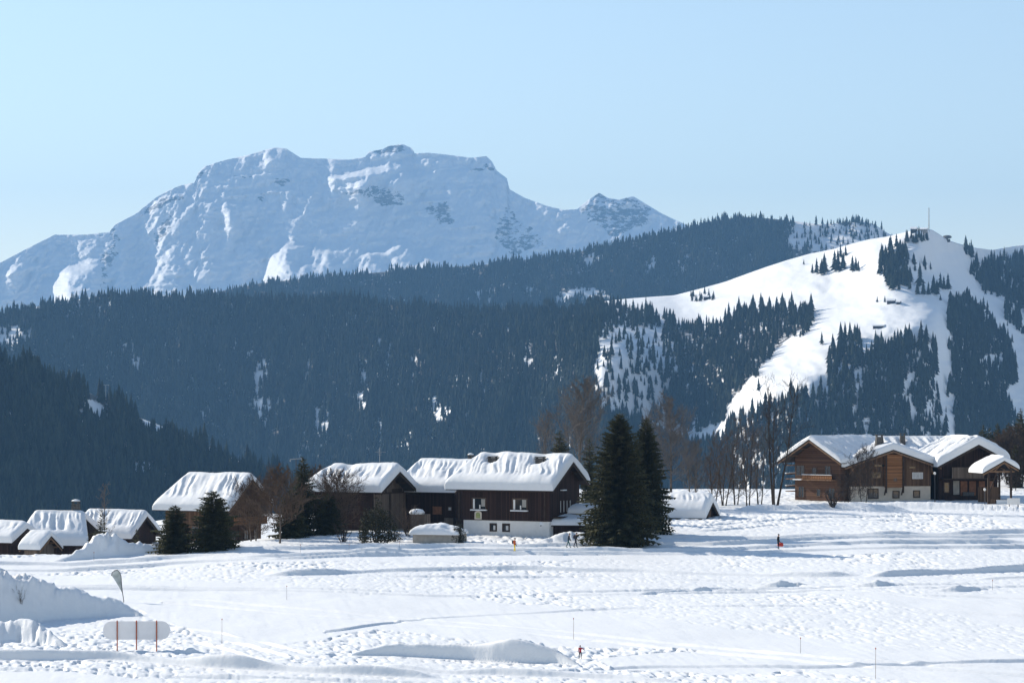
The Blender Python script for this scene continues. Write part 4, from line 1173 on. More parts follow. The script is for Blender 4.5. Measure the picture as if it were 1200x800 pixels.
m = MB(); fbox(m, f2, ju(1040), ju(1060.5), 2.0, rz2 - .55, .004, .9); bay = m.build('bay', M['wood_warm'], root)
panel(bay, 'corner_post', f2, ju(1039), ju(1041), 1.2, rz2 - .5, .905, 1.0, 'beam_dark'); panel(bay, 'corner_post', f2, ju(1059.5), ju(1061.5), 1.2, rz2 - .55, .905, 1.0, 'beam_dark')
panel(bay, 'board_joint', f2, ju(1041.2), ju(1059.3), 4.0, 4.06, .902, .93, 'beam_dark')
panel(bay, 'lamp_plate', f2, ju(1049), ju(1053), 2.9, 3.35, .902, .93, 'wood_grey')
for px_ in (1040, 1060.5):
    m = MB(); o, a, n = f2
    m.bar(o + a * ju(px_) + Vector((0, 0, .9)) + n * .1, o + a * ju(px_) + Vector((0, 0, 2.05)) + n * .8, .16, .16); m.build('bracket', M['beam_dark'], root)
window(root, fb, ju(1054), .4, 1.05, 1.1, 'beam_dark', 'glass', 0, fw=.12)
for uu in (-6.2, 6.2):
    m = MB(); o, a, n = f2
    m.bar(o + a * uu + Vector((0, 0, rz2 - 3.4)) + n * .05, o + a * uu * .93 + Vector((0, 0, rz2 - 2.35)) + n * 1.15, .15, .15); m.build('bracket', M['beam'], root)
m = MB()
chimney(w2['roof'], xf, -5.2, 1.3, rz2 - .9, rz2 + 2.0, 1.3, 1.5, mt='stone', cap=None, taper=.28)
chimney(w0['roof'], I4, (1064 - 600) / F * 392 - J.x, 6.5, rz2 + .6, rz2 + 2.05, .8, .8, mt='stone', cap=None, taper=.05)
# right gable, its front set far back under the roof
xf, rz3 = jxf(1147, 522, 381, 98, 16)
w3 = wing(root, xf, 16, 4.6, 6.1, rz3, 0.52, T=1.3, go_l=2.6, go_r=.1, eo=.9, base_h=0.02, wood='wood_dark', seed=131, beam='beam_dark', amp=.42)
f3 = w3['left']
panel(root, 'balcony_wall', f3, -3.6, 1.2, 3.3, 4.9, 1.3, 1.42, 'wood_grey'); panel(root, 'balcony_floor', f3, -5.0, 3.4, 3.1, 3.28, .004, 1.5, 'beam_dark')
for u, ww in ((-1.4, 1.0), (-.1, 1.0), (1.3, .9), (2.6, .9)): panel(root, 'door', f3, u - ww / 2, u + ww / 2, .75, 2.85, .004, .07, 'door')
panel(root, 'plaster_panel', f3, -3.0, -2.1, .9, 2.9, .004, .05, 'concrete')
panel(root, 'terrace_wall', f3, -4.6, 3.4, -.6, .75, .6, .8, 'wood_dark')
window(root, f3, -4.0, 1.2, .8, 1.5, 'frame', 'glass', 0)
panel(root, 'wood_pile_front', f3, -1.8, -.2, .76, 1.3, .62, 1.1, 'stone')
# porch with its own little roof
xf, rz4 = jxf(1177, 541, 372, 98, 6.2)
w4 = wing(root, xf, 6.2, 2.1, 3.1, rz4, 0.55, T=0.8, go_l=.3, go_r=.3, eo=.3, wood='wood_brown', seed=141, walls=False, beam='beam', amp=.1)
for (xx, yy) in ((-2.7, -1.1), (-2.7, 2.2), (2.4, -1.1)):
    m = MB(); m.xf = xf; m.box(xx - .13, xx + .13, yy - .13, yy + .13, -2.4, rz4 - abs(yy) * .55 - .01); m.build('porch_post', M['beam_dark'], root)
m = MB(); m.xf = xf; m.box(-2.78, -2.62, -1.6, 2.7, rz4 - 1.5, rz4 - 1.28); m.build('porch_beam', M['beam'], root)
for s in (-1, 1):
    m = MB(); m.xf = xf; m.bar((-2.7, s * .1, rz4 - .15), (-2.7, s * 1.3, rz4 - 1.3), .14, .14); m.build('porch_brace', M['beam'], root)
m = MB(); m.xf = xf; m.bar((-2.7, 2.2, 1.2), (-2.7, 1.0, rz4 - 1.5), .14, .14); m.build('porch_brace', M['beam_dark'], root)
m = MB(); m.xf = xf; m.box(-2.5, -2.3, -.95, 2.05, -1.6, .55); m.build('porch_wall', M['wood_brown'], root)
m = MB(); m.xf = xf; m.box(-2.75, -2.51, -.95, 1.0, -.1, .5); m.build('porch_snow', M['snow_roof'], root)
m = MB(); m.xf = xf; m.box(2.2, 2.35, -1.0, 2.1, -1.6, 2.2); m.build('porch_back_wall', M['wood_brown'], root)

# shed roofs against the main chalet's gable
def lean_shed():
    p = on_field(664, 628); p.y += 2
    D = p.y
    g = gz((664 - 600) / F * D, D)
    t = thing('shed', 'low lean-to shed with two steps of snow roof between large chalet and spruce', 'shed', ((664 - 600) / F * D, D, g), R(-6))
    for (x0, x1, y0, y1, z0, zt, T) in ((-3.0, 4.2, -1.6, 2.2, 1.25, .5, .75), (-.3, 4.2, 2.3, 5.0, 2.5, .5, .75)):
        m = MB(); m.prism([(x0, y0, z0), (x0, y1, z0 + zt), (x0, y1, z0 + zt + .14), (x0, y0, z0 + .14)], (x1 - x0, 0, 0)); r_ = m.build('roof', M['deck'], t)
        nx_, ny_ = 40, 18
        X, Y = np.meshgrid(np.linspace(x0 - .1, x1 + .1, nx_), np.linspace(y0 - .1, y1 + .1, ny_))
        d = np.minimum(np.minimum(X - x0 + .1, x1 + .1 - X), np.minimum(Y - y0 + .1, y1 + .1 - Y))
        dk = z0 + .142 + zt * (Y - y0) / (y1 - y0)
        Z = dk + T * (.4 + .6 * np.sqrt(np.clip(1 - (1 - np.clip(d / .8, 0, 1)) ** 2, 0, 1))) + .06 * vn(X * 1.2, Y * 1.2, 5)
        top = np.stack([X, Y, Z], -1).reshape(-1, 3)
        i = np.arange(ny_ - 1)[:, None] * nx_ + np.arange(nx_ - 1)[None]
        Q = np.stack([i, i + 1, i + nx_ + 1, i + nx_], -1).reshape(-1, 4)
        loop = np.concatenate([np.arange(nx_), np.arange(1, ny_) * nx_ + nx_ - 1, (ny_ - 1) * nx_ + np.arange(nx_ - 2, -1, -1), np.arange(ny_ - 2, 0, -1) * nx_])
        bot = top[loop].copy(); bot[:, 2] = dk.reshape(-1)[loop]
        a = np.arange(len(loop)); a2 = (a + 1) % len(loop)
        link('roof_snow', mesh_np('roof_snow', np.concatenate([top, bot]), np.concatenate([Q, np.stack([loop[a2], loop[a], len(top) + a, len(top) + a2], -1)]), M['snow_roof'], True), r_)
        m = MB(); m.box(x0 + .3, x1 - .3, y0 + .5, y1 - .01, -1.5, z0 + .1); m.build('wall', M['wood_dark'], t)
lean_shed()

# retaining wall with a cushion of snow and the clipped hedge at its end
def snow_wall():
    c = on_field(512, 636)
    t = thing('retaining_wall', 'grey retaining wall under a thick cushion of snow left of the clipped bush', 'wall', c, R(-14))
    m = MB(); m.box(-2.9, 2.2, 0, .5, -1.2, .98); m.box(-2.9, -2.5, .5, 4, -1.2, .98); m.box(2.2, 2.5, .0, 4, -1.2, .98); m.build('wall', M['concrete'], t)
    nx_, ny_ = 50, 24
    X, Y = np.meshgrid(np.linspace(-3.3, 2.6, nx_), np.linspace(-.35, 4.4, ny_))
    d = np.minimum(np.minimum(X + 3.3, 2.6 - X), np.minimum(Y + .35, 4.4 - Y))
    Z = .98 + (.85 + .4 * vn(X * .5, Y * .5, 8)) * (.2 + .8 * np.sqrt(np.clip(1 - (1 - np.clip(d / 1.3, 0, 1)) ** 2, 0, 1))) + .16 * fbm(X * .8, Y * .8, 3, 5) * np.clip(d, 0, 1) + .12 * Y / 4
    top = np.stack([X, Y, Z], -1).reshape(-1, 3)
    i = np.arange(ny_ - 1)[:, None] * nx_ + np.arange(nx_ - 1)[None]
    Q = np.stack([i, i + 1, i + nx_ + 1, i + nx_], -1).reshape(-1, 4)
    loop = np.concatenate([np.arange(nx_), np.arange(1, ny_) * nx_ + nx_ - 1, (ny_ - 1) * nx_ + np.arange(nx_ - 2, -1, -1), np.arange(ny_ - 2, 0, -1) * nx_])
    bot = top[loop].copy(); bot[:, 2] = .982
    a = np.arange(len(loop)); a2 = (a + 1) % len(loop)
    link('wall_snow', mesh_np('wall_snow', np.concatenate([top, bot]), np.concatenate([Q, np.stack([loop[a2], loop[a], len(top) + a, len(top) + a2], -1)]), M['snow_roof'], True), t)
snow_wall()
def small_shed():
    c = at_D(494, 316)
    c.z = P(494, 613, 316).z - .1
    t = thing('wood_store', 'small weathered board store with a snow cap in front of the braced gable', 'shed', (c.x, c.y, gz(c.x, c.y)), R(-20))
    h = c.z - gz(c.x, c.y)
    m = MB(); m.box(-1.2, .9, -.6, .6, -1, h + 1.2); m.build('wall', M['wood_grey'], t)
    m = MB(); m.tube([(-.6, 0, h + 1.2), (-.6, 0, h + 1.45), (-.6, 0, h + 1.75), (-.6, 0, h + 1.85)], [.9, .95, .7, .2], 12); m.build('snow_cap', M['snow_roof'], t, smooth=True)
small_shed()
# ---------------------------------------------------------------- near trees
def near_spruce(label, base, h, rad, seed, levels=46, per=13, group=None, low=0.03, cat='tree', mat_='needles', lean=0.0, size=1.0):
    r = random.Random(seed)
    t = thing('spruce_tree', label, cat, base, r.uniform(0, 6), group)
    m = MB(); m.tube([(0, 0, -.5), (0, 0, h * .5), (lean * .4, 0, h * .97)], [.022 * h, .013 * h, .01], 8); m.build('trunk', M['bark'], t)
    V, T = [], []
    def tri(a, b, c):
        k = len(V); V.extend((a, b, c)); T.append((k, k + 1, k + 2))
    prof_n = [r.uniform(.8, 1.12) for _ in range(levels + 1)]
    for L in range(levels):
        f = L / levels
        z0 = h * (low + (1 - low) * f)
        Rr = rad * ((1 - f) ** 0.63 + 0.015) * prof_n[L]
        if f < .14: Rr *= .82 + f * 1.3
        n = max(4, int(per * (1 - 0.55 * f)))
        a0 = r.uniform(0, 6.28)
        for k in range(n):
            az = a0 + 6.283 * k / n + r.uniform(-.3, .3)
            ln = Rr * r.uniform(.62, 1.12) * (1.12 if r.random() < .14 else 1)
            droop = r.uniform(.28, .6) * (1 - .75 * f)
            up = r.uniform(.1, .35) + .5 * f
            d = (math.cos(az), math.sin(az)); q = (-d[1], d[0])
            zz = z0 + r.uniform(-.5, .5) * h / levels
            S = max(3, min(7, int(ln / .42 / size) + 2))
            prev = None
            for j in range(S + 1):
                tt = .12 + .88 * j / S
                x = ln * tt
                z = zz - ln * (droop * tt - up * .45 * tt * tt)
                p = (d[0] * x, d[1] * x, z)
                if prev:
                    tl = (.34 + .42 * (1 - tt)) * size * r.uniform(.75, 1.25) * min(1, ln / 1.2)
                    for sg in (-1, 1):
                        o = r.uniform(.35, .75)
                        tip = (p[0] + d[0] * tl * o + q[0] * sg * tl, p[1] + d[1] * tl * o + q[1] * sg * tl, p[2] - tl * r.uniform(.1, .55))
                        tri(prev, p, tip)
                    hg = tl * r.uniform(.6, 1.1)
                    tri(prev, p, ((prev[0] + p[0]) / 2 + q[0] * r.uniform(-.2, .2), (prev[1] + p[1]) / 2 + q[1] * r.uniform(-.2, .2), p[2] - hg))
                prev = p
            tip = (prev[0] + d[0] * .3 * size, prev[1] + d[1] * .3 * size, prev[2] + .06)
            tri((prev[0] + q[0] * .09, prev[1] + q[1] * .09, prev[2]), (prev[0] - q[0] * .09, prev[1] - q[1] * .09, prev[2]), tip)
    for k in range(8):
        a = 6.283 * k / 8
        tri((.1 * math.cos(a), .1 * math.sin(a), h * .94), (.1 * math.cos(a + .8), .1 * math.sin(a + .8), h * .94), (lean * .4, 0, h * 1.0))
    V = np.array(V); V[:, 0] += lean * .4 * (V[:, 2] / h) ** 2
    link('crown', mesh_np('crown', V, np.array(T), M[mat_]), t)
    return t

def segs_mesh(name, S, m, n=3):
    S = np.array(S)
    a, b, ra, rb = S[:, :3], S[:, 3:6], S[:, 6], S[:, 7]
    d = b - a; d /= np.linalg.norm(d, axis=1, keepdims=True) + 1e-9
    u = np.where(np.abs(d[:, :1]) < .8, np.array([[1., 0, 0]]), np.array([[0., 1, 0]]))
    e1 = np.cross(d, u); e1 /= np.linalg.norm(e1, axis=1, keepdims=True)
    e2 = np.cross(d, e1)
    rings = []
    for p, rr in ((a, ra), (b, rb)):
        for k in range(n):
            t = 2 * math.pi * k / n
            rings.append(p + (e1 * math.cos(t) + e2 * math.sin(t)) * rr[:, None])
    V = np.stack(rings, 1).reshape(-1, 3)
    i = np.arange(len(S))[:, None] * (2 * n)
    Q = np.concatenate([np.concatenate([i + k, i + (k + 1) % n, i + n + (k + 1) % n, i + n + k], 1) for k in range(n)])
    return mesh_np(name, V, Q, m)

def bare_tree(label, base, h, seed, name='bare_tree', spread=0.35, up=0.75, limbs=26, low=0.2, twigs=7, sub=6, trunks=1, r0=None, twig_mat='twig', bark='bark_grey', cone=0.0, group=None, droop=0.0, tw=0.014, cat='tree', trunk_splay=.12):
    r = random.Random(seed)
    t = thing(name, label, cat, base, 0, group)
    r0 = r0 or h * .014
    C = []
    def rv(): return Vector((r.uniform(-1, 1), r.uniform(-1, 1), r.uniform(-1, 1)))
    def grow(p, d, ln, rad, lev):
        """a limb as a crooked chain; its children leave along it"""
        n = 5 if lev == 0 else (4 if lev == 1 else 2)
        p = p.copy(); d = d.normalized()
        for j in range(n):
            d = (d + rv() * (.16 if lev < 2 else .22) + Vector((0, 0, .10 - droop * (1 if lev else .6)))).normalized()
            q = p + d * ln / n
            ra, rb = rad * (1 - .8 * j / n), rad * (1 - .8 * (j + 1) / n)
            C.append((*p, *q, max(ra, tw * .6), max(rb, tw * .5)))
            if lev < 2:
                k = sub if lev == 0 else twigs
                for _ in range(max(1, round(k / n * (1.3 if j else .7)))):
                    ax = (rv().cross(d)).normalized()
                    nd = (d * r.uniform(.55, 1.0) + ax * r.uniform(.5, .95) + Vector((0, 0, .12 - droop)))
                    grow(p + (q - p) * r.random(), nd, ln * (r.uniform(.32, .58)), max(rb * .55, tw), lev + 1)
            p = q
    for k in range(trunks):
        a = 6.283 * k / trunks + r.uniform(-.4, .4)
        sp = trunk_splay if trunks > 1 else .02
        d = Vector((math.cos(a) * sp * r.uniform(.5, 1.4), math.sin(a) * sp * r.uniform(.4, 1), 1)).normalized()
        p = Vector((math.cos(a) * .25, math.sin(a) * .2, -.4)) if trunks > 1 else Vector((0, 0, -.4))
        hk = h * (1 if k == 0 else r.uniform(.72, 1.0))
        pts, rad = [p.copy()], [r0 * 1.25]
        n = 10
        for j in range(n):
            d = (d + rv() * .045 + Vector((0, 0, .06))).normalized()
            p = p + d * (hk + .4) / n
            pts.append(p.copy()); rad.append(max(.02, r0 * (1 - (j + 1) / n * .93)))
        m = MB(); m.tube(pts, rad, 8); m.build('trunk', M[bark], t)
        for j in range(limbs):
            f = low + (1 - low) * (j + r.random()) / limbs
            i = min(n - 1, int(f * n)); pp = pts[i].lerp(pts[i + 1], f * n - i)
            az = j * 2.4 + r.uniform(-.5, .5)
            shp = (1 - cone * (f - low) / (1 - low)) * (1 - .55 * max(0, f - .75) / .25)
            grow(pp, Vector((math.cos(az), math.sin(az), up * r.uniform(.5, 1.4) + f * .5 * up)), h * spread * shp * r.uniform(.6, 1.1), max(tw, rad[i] * .45), 0)
    link('crown', segs_mesh('crown', C, M[twig_mat]), t)
    return t

def bush(label, base, h, w, seed, name='bush', mat_='yew', n=900, leaf=.28, snow=0, cat='bush', stems=8, flat=1.0):
    r = random.Random(seed)
    t = thing(name, label, cat, base)
    C = []
    for k in range(stems):
        a = 6.283 * k / stems
        C.append((0, 0, -.3, math.cos(a) * w * .3, math.sin(a) * w * .3, h * .8, .05, .02))
    link('stem', segs_mesh('stem', C, M['bark']), t)
    V, T = [], []
    for k in range(n):
        a = r.uniform(0, 6.283); u = r.random(); el = math.asin(r.uniform(-.2, 1))
        rr = r.uniform(.55, 1.0) * (1 + .22 * math.sin(3 * a + seed) * math.cos(2 * el))
        c = Vector((math.cos(a) * math.cos(el) * w / 2 * rr, math.sin(a) * math.cos(el) * w / 2 * rr * flat, max(.05, (math.sin(el) * .8 + .2) * h * rr)))
        d1 = Vector((r.uniform(-1, 1), r.uniform(-1, 1), r.uniform(-.4, 1))).normalized() * leaf * r.uniform(.6, 1.5)
        d2 = Vector((r.uniform(-1, 1), r.uniform(-1, 1), r.uniform(-1, 1))).normalized() * leaf * .5
        b = len(V); V.extend((tuple(c), tuple(c + d1), tuple(c + d2))); T.append((b, b + 1, b + 2))
    link('foliage', mesh_np('foliage', V, np.array(T), M[mat_]), t)
    return t
def twig_shrub(label, base, h, seed, n=10, mat_='twig_dark', spread=.7, tw=.014, cat='shrub', group=None):
    r = random.Random(seed)
    t = thing('shrub', label, cat, base, 0, group)
    C = []
    for k in range(n):
        a = r.uniform(0, 6.283)
        p = Vector((math.cos(a) * .15, math.sin(a) * .15, -.2))
        d = Vector((math.cos(a) * spread * r.random(), math.sin(a) * spread * r.random(), 1)).normalized()
        L = h * r.uniform(.6, 1.1)
        for j in range(5):
            d = (d + Vector((r.uniform(-1, 1), r.uniform(-1, 1), r.uniform(-.5, .8))) * .18).normalized()
            q = p + d * L / 5
            C.append((*p, *q, tw * (2 - .3 * j), tw * (1.7 - .3 * j)))
            for _ in range(3):
                d2 = (d + Vector((r.uniform(-1, 1), r.uniform(-1, 1), r.uniform(-.4, .6))) * .9).normalized()
                e = q + d2 * L * r.uniform(.12, .3)
                C.append((*q, *e, tw, tw * .6))
            p = q
    link('twigs', segs_mesh('twigs', C, M[mat_]), t)
    return t

def hp(px_h, D): return px_h * D / F
# the pair of big spruces
near_spruce('biggest dark spruce, broad and full, right of the large dark chalet', on_field(726, 638), 15.1, 5.0, 3, 74, 23)
D_ = 315.5; b_ = at_D(757, D_)
near_spruce('slimmer dark spruce rising just behind the right shoulder of the biggest one', b_, P(757, 489, D_).z - b_.z, 3.7, 4, 64, 18)
b_ = at_D(691, 336); near_spruce('narrow dark spruce behind the roof corner of the large dark chalet', b_, P(691, 512, 336).z - b_.z, 2.0, 5, 40, 11)
b_ = at_D(656, 348); near_spruce('small dark spruce showing only its top above the ridge of the large chalet', b_, P(656, 503, 348).z - b_.z, 2.6, 6, 40, 11)
# conifers on the left
near_spruce('squat dark conifer in front of the left end of the brown chalet', on_field(205, 647), hp(54, 305), 3.0, 7, 32, 15)
near_spruce('bushy dark conifer, taller of the two in front of the brown chalet', on_field(250, 645), hp(68, 305), 3.7, 8, 38, 16)
b_ = at_D(355, 318); near_spruce('dark spruce standing among brown bare trees between two snow roofed chalets', b_, P(355, 534, 318).z - b_.z, 2.7, 9, 40, 12)
b_ = at_D(340, 314); near_spruce('low dark conifer below the brown bare trees left of the braced gable chalet', b_, hp(58, 314), 2.6, 10, 30, 12)
b_ = at_D(384, 318); near_spruce('low dark conifer pressed against the front of the braced gable chalet', b_, hp(48, 318), 2.9, 23, 28, 12)
b_ = at_D(118, 318); near_spruce('little dark spruce beside the ploughed snow heap', b_, P(118, 601, 318).z - b_.z, 1.5, 11, 26, 10)
b_ = at_D(160, 322); near_spruce('tiny dark conifer at the right foot of the ploughed snow heap', b_, P(160, 619, 322).z - b_.z, 1.0, 12, 18, 8)
b_ = at_D(104, 320); near_spruce('tiny dark conifer at the left foot of the ploughed snow heap', b_, P(103, 624, 320).z - b_.z, .9, 13, 18, 8)
bush('dark rounded yew bush in front of the braced gable chalet', on_field(440, 637), hp(48, 306), 4.4, 14, n=2600, leaf=.34)
bush('clipped dark hedge block at the right end of the retaining wall', on_field(537, 636), hp(23, 306), 1.6, 15, name='hedge', cat='hedge', n=900, leaf=.22)
bush('small low bush with snow on it right of the yew bush', on_field(462, 634), hp(16, 306), 2.2, 16, n=350, leaf=.22)
# bare trees on the left
bare_tree('brown bare larch with a pale straight trunk, right of the two dark conifers', on_field(367, 636), hp(92, 308), 31, 'larch_tree', .50, .35, 44, .24, 9, 8, cone=.55, twig_mat='twig', tw=.024)
bare_tree('brown bare larch with a leaning trunk beside the brown chalet gable', on_field(328, 637), hp(84, 308), 32, 'larch_tree', .46, .35, 38, .24, 9, 8, cone=.5, twig_mat='twig', tw=.024)
bare_tree('reddish bare shrub tree in front of the brown chalet gable', at_D(297, 312), hp(66, 312), 33, 'bare_tree', .42, .5, 24, .12, 8, 6, trunks=2, twig_mat='twig', tw=.018)
b_ = at_D(392, 320); bare_tree('brown bare tree overlapping the left end of the braced gable chalet', b_, hp(62, 320), 34, 'bare_tree', .5, .4, 34, .15, 9, 7, twig_mat='twig', tw=.022)
twig_shrub('small bare shrub dusted with snow left of the yew bush', on_field(402, 635), hp(22, 306), 35, 14, tw=.02)
twig_shrub('bare shrub behind the snow cushion left of the small board store', at_D(478, 314), hp(36, 314), 36, 20, 'twig', tw=.018)
b_ = at_D(121, 345); bare_tree('thin bare tree rising behind the roof with the orange side wall', b_, P(121, 568, 345).z - b_.z, 37, 'bare_tree', .14, .8, 22, .35, 6, 5, twig_mat='twig_grey', tw=.016)
# bare trees behind the large chalet and the spruces
b_ = at_D(676, 365); bare_tree('wide brown bare larch behind the ridge of the large dark chalet', b_, P(676, 452, 365).z - b_.z, 41, 'larch_tree', .36, .6, 46, .3, 8, 7, cone=.45, twig_mat='twig_grey', tw=.020)
b_ = at_D(640, 370); bare_tree('fainter bare tree left of the wide larch behind the large chalet', b_, P(640, 492, 370).z - b_.z, 42, 'bare_tree', .26, .7, 24, .35, 7, 6, twig_mat='twig_grey', tw=.018)
b_ = at_D(786, 360); bare_tree('tall brown bare larch right of the big spruces, above the barn', b_, P(784, 470, 360).z - b_.z, 43, 'larch_tree', .34, .5, 44, .25, 9, 7, cone=.4, twig_mat='twig_grey', tw=.019)
b_ = at_D(812, 372); bare_tree('thin grey bare tree behind the right end of the barn', b_, P(812, 520, 372).z - b_.z, 44, 'bare_tree', .26, .8, 24, .2, 7, 6, trunks=2, twig_mat='twig_grey', tw=.018)
b_ = at_D(762, 368); bare_tree('grey bare tree half hidden by the slimmer big spruce', b_, P(762, 492, 368).z - b_.z, 45, 'bare_tree', .2, .8, 24, .25, 7, 6, twig_mat='twig_grey', tw=.018)
# thicket and tall bare tree left of the right chalet
b_ = at_D(908, 360); bare_tree('tallest bare tree with forked dark trunks left of the right chalet', b_, P(908, 448, 360).z - b_.z, 51, 'bare_tree', .24, 1.2, 15, .3, 6, 5, trunks=3, r0=.17, bark='bark', twig_mat='twig_dark', tw=.016, trunk_splay=.16)
for k, (px_, D_, top_, w_, lb) in enumerate([(848, 366, 496, .24, 'leftmost bare thicket tree right of the barn, brown and bushy'), (862, 370, 508, .26, 'second bare thicket tree from the barn, dense and low'), (876, 364, 488, .24, 'bare thicket tree with several straight stems in the middle of the thicket'),
                                            (890, 372, 500, .24, 'bare thicket tree just left of the tallest forked tree'), (836, 376, 520, .3, 'low bare bush tree at the left end of the thicket')]):
    b_ = at_D(px_, D_)
    bare_tree(lb, b_, P(px_, top_, D_).z - b_.z, 60 + k, 'bare_tree', w_, .9, 17, .12, 7, 5, trunks=3, r0=.09, bark='bark', twig_mat='twig' if k in (0, 2, 4) else 'twig_grey', tw=.013, trunk_splay=.14)
b_ = at_D(1012, 372); bare_tree('slender bare tree in front of the right chalet between its left gable and plaster wall', b_, P(1012, 530, 372).z - b_.z, 71, 'bare_tree', .34, .7, 22, .12, 8, 6, trunks=2, r0=.06, bark='bark', twig_mat='twig_dark', tw=.013)
b_ = at_D(992, 374); bare_tree('low spreading bare tree in front of the left gable of the right chalet', b_, P(992, 556, 374).z - b_.z, 72, 'bare_tree', .5, .6, 16, .1, 7, 6, trunks=2, r0=.05, bark='bark', twig_mat='twig_dark', tw=.013)
twig_shrub('small dark bare shrub on the snow bank before the right chalet', on_field(976, 596), 2.3, 73, 16, tw=.03)
twig_shrub('tiny bare sapling at the foot of the shaded snow mound', on_field(25, 727), 1.7, 74, 6, 'twig_grey', .5, .009)
# wooded slope behind the right chalet
k = 0
for (px_, D_, top_, lab, kind) in [(1152, 470, 497, 'dark spruce behind the ridge end of the right chalet', 's'), (1160, 476, 500, 'dark spruce second from the right chalet on the wooded bank', 's'), (1169, 478, 495, 'dark spruce third on the wooded bank behind the porch', 's'), (1196, 468, 477, 'tall dark spruce at the right edge of the picture above the porch', 's'),
                                   (1182, 474, 494, 'dark spruce fourth on the wooded bank, above the middle of the porch roof', 's'), (1190, 436, 520, 'low broad dark spruce close behind the right end of the porch', 's'),
                                   (1168, 440, 520, 'brown bare tree directly behind the porch roof', 'b'), (1182, 446, 502, 'tall brown bare tree behind the porch', 'b'), (1196, 438, 508, 'brown bare tree at the right edge beside the porch', 'b'), (1208, 450, 500, 'brown bare tree just cut by the right edge of the picture', 'b'), (1188, 426, 535, 'low brown bare tree between the porch and the snow bank', 'b'),
                                   (1176, 455, 508, 'brown bare tree among the spruces on the wooded bank', 'b'), (1215, 430, 530, 'low bare tree beyond the right edge of the porch', 'b')]:
    k += 1
    b_ = at_D(px_, D_)
    h_ = P(px_, top_, D_).z - b_.z
    if kind == 's': near_spruce(lab, b_, h_, h_ * .22, 80 + k, 34, 10, size=1.4)
    else: bare_tree(lab, b_, h_, 90 + k, 'bare_tree', .3, .7, 24, .12, 8, 6, trunks=2, bark='bark', twig_mat='twig_dark' if k % 2 else 'twig', tw=.024)

# ---------------------------------------------------------------- signs, flag, stakes, lamps
M['red_pole'] = mat('red_brown_paint', (0.42, 0.11, 0.05), 0.6, 0.3, var=.2)
M['banner'] = mat('grey_banner', (0.80, 0.80, 0.82), 0.8, 0.1, var=.03, scale=2)
M['flag'] = mat('grey_green_sailcloth', (0.33, 0.37, 0.35), 0.8, 0.1, col2=(0.55, 0.58, 0.57), scale=1.6)
def banner():
    c = on_field(160, 765)
    sc_ = F / c.y
    t = thing('banner_board', 'long pale banner with rounded ends seen from behind on three red-brown posts', 'sign', c, R(2))
    W, H_ = 78 / sc_, 21.5 / sc_
    z0 = (765 - 753) / sc_
    pts = []
    r_ = H_ / 2 * .9
    for cx, cz, a0 in ((W / 2 - r_, z0 + r_, -90), (W / 2 - r_, z0 + H_ - r_, 0), (-W / 2 + r_, z0 + H_ - r_, 90), (-W / 2 + r_, z0 + r_, 180)):
        for k in range(7):
            a = R(a0 + 15 * k); pts.append((cx + r_ * math.cos(a), .02, cz + r_ * math.sin(a)))
    m = MB(); m.prism(pts, (0, .03, 0)); m.build('panel', M['banner'], t)
    for px_ in (137.5, 160, 183.5):
        x = (px_ - 160) / sc_
        m = MB(); m.tube([(x, -.03, -.3), (x, -.03, z0 + H_ + .06)], [.045, .045], 10); m.build('post', M['red_pole'], t)
banner()
def feather_flag():
    c = on_field(144, 706)
    s = c.y / F
    t = thing('feather_flag', 'grey-green feather flag with a curved pole beyond the shaded mound', 'flag', c)
    top = [(145, 704), (143.6, 695), (142.6, 686), (142, 676), (140.5, 671), (137.5, 668.2), (134, 669), (131.2, 671.5), (130.6, 675)]
    pole = [((x - 144) * s, 0, (706 - y) * s) for x, y in top]
    m = MB(); m.tube([(pole[0][0], 0, -.3)] + pole, [.035] * 4 + [.03] * 6, 8); m.build('pole', M['dark_metal'], t)
    # sail: from the pole to the slanted free edge, slightly bellied
    L_ = pole[1:]
    free = [(143.6, 696), (140.5, 690), (137, 684), (133.5, 678.5), (131, 675)]
    A = np.array(L_)
    ns, nr = 24, 8
    ta = np.linspace(0, 1, ns)
    pa = np.stack([np.interp(ta, np.linspace(0, 1, len(A)), A[:, k]) for k in range(3)], -1)
    Fp = np.array([((x - 144) * s, 0, (706 - y) * s) for x, y in free])
    pb = np.stack([np.interp(ta, np.linspace(0, 1, len(Fp)), Fp[:, k]) for k in range(3)], -1)
    V = []
    for i in range(ns):
        for j in range(nr):
            f_ = j / (nr - 1)
            p = pa[i] * (1 - f_) + pb[i] * f_
            p = p + np.array([0, .12 * math.sin(math.pi * f_) * math.sin(math.pi * ta[i]), 0])
            V.append(p)
    V = np.array(V)
    i = np.arange(ns - 1)[:, None] * nr + np.arange(nr - 1)[None]
    Q = np.stack([i, i + 1, i + nr + 1, i + nr], -1).reshape(-1, 4)
    o = link('sail', mesh_np('sail', V, Q, M['flag'], True), t)
    sd = o.modifiers.new('thickness', 'SOLIDIFY'); sd.thickness = .012
feather_flag()
stakes = [(260, 757, 30, 'thin marker stake on the groomed snow right of the banner'), (336, 703, 17, 'thin marker stake on the left side of the groomed run beyond the banner'), (110, 660, 10, 'thin marker stake by the track left of the feather flag'), (409, 648, 9, 'thin marker stake below the yew bush'), (468, 644, 9, 'thin marker stake below the board store'),
          (352, 650, 11, 'thin marker stake below the pale larch trunk'), (938, 768, 19, 'thin marker stake low in the field right of the child in red'), (1026, 797, 36, 'tall thin marker stake at the bottom edge of the field'), (1163, 692, 12, 'thin marker stake at the far right by the low snow humps'), (672, 750, 26, 'thin marker stake behind the child in red')]
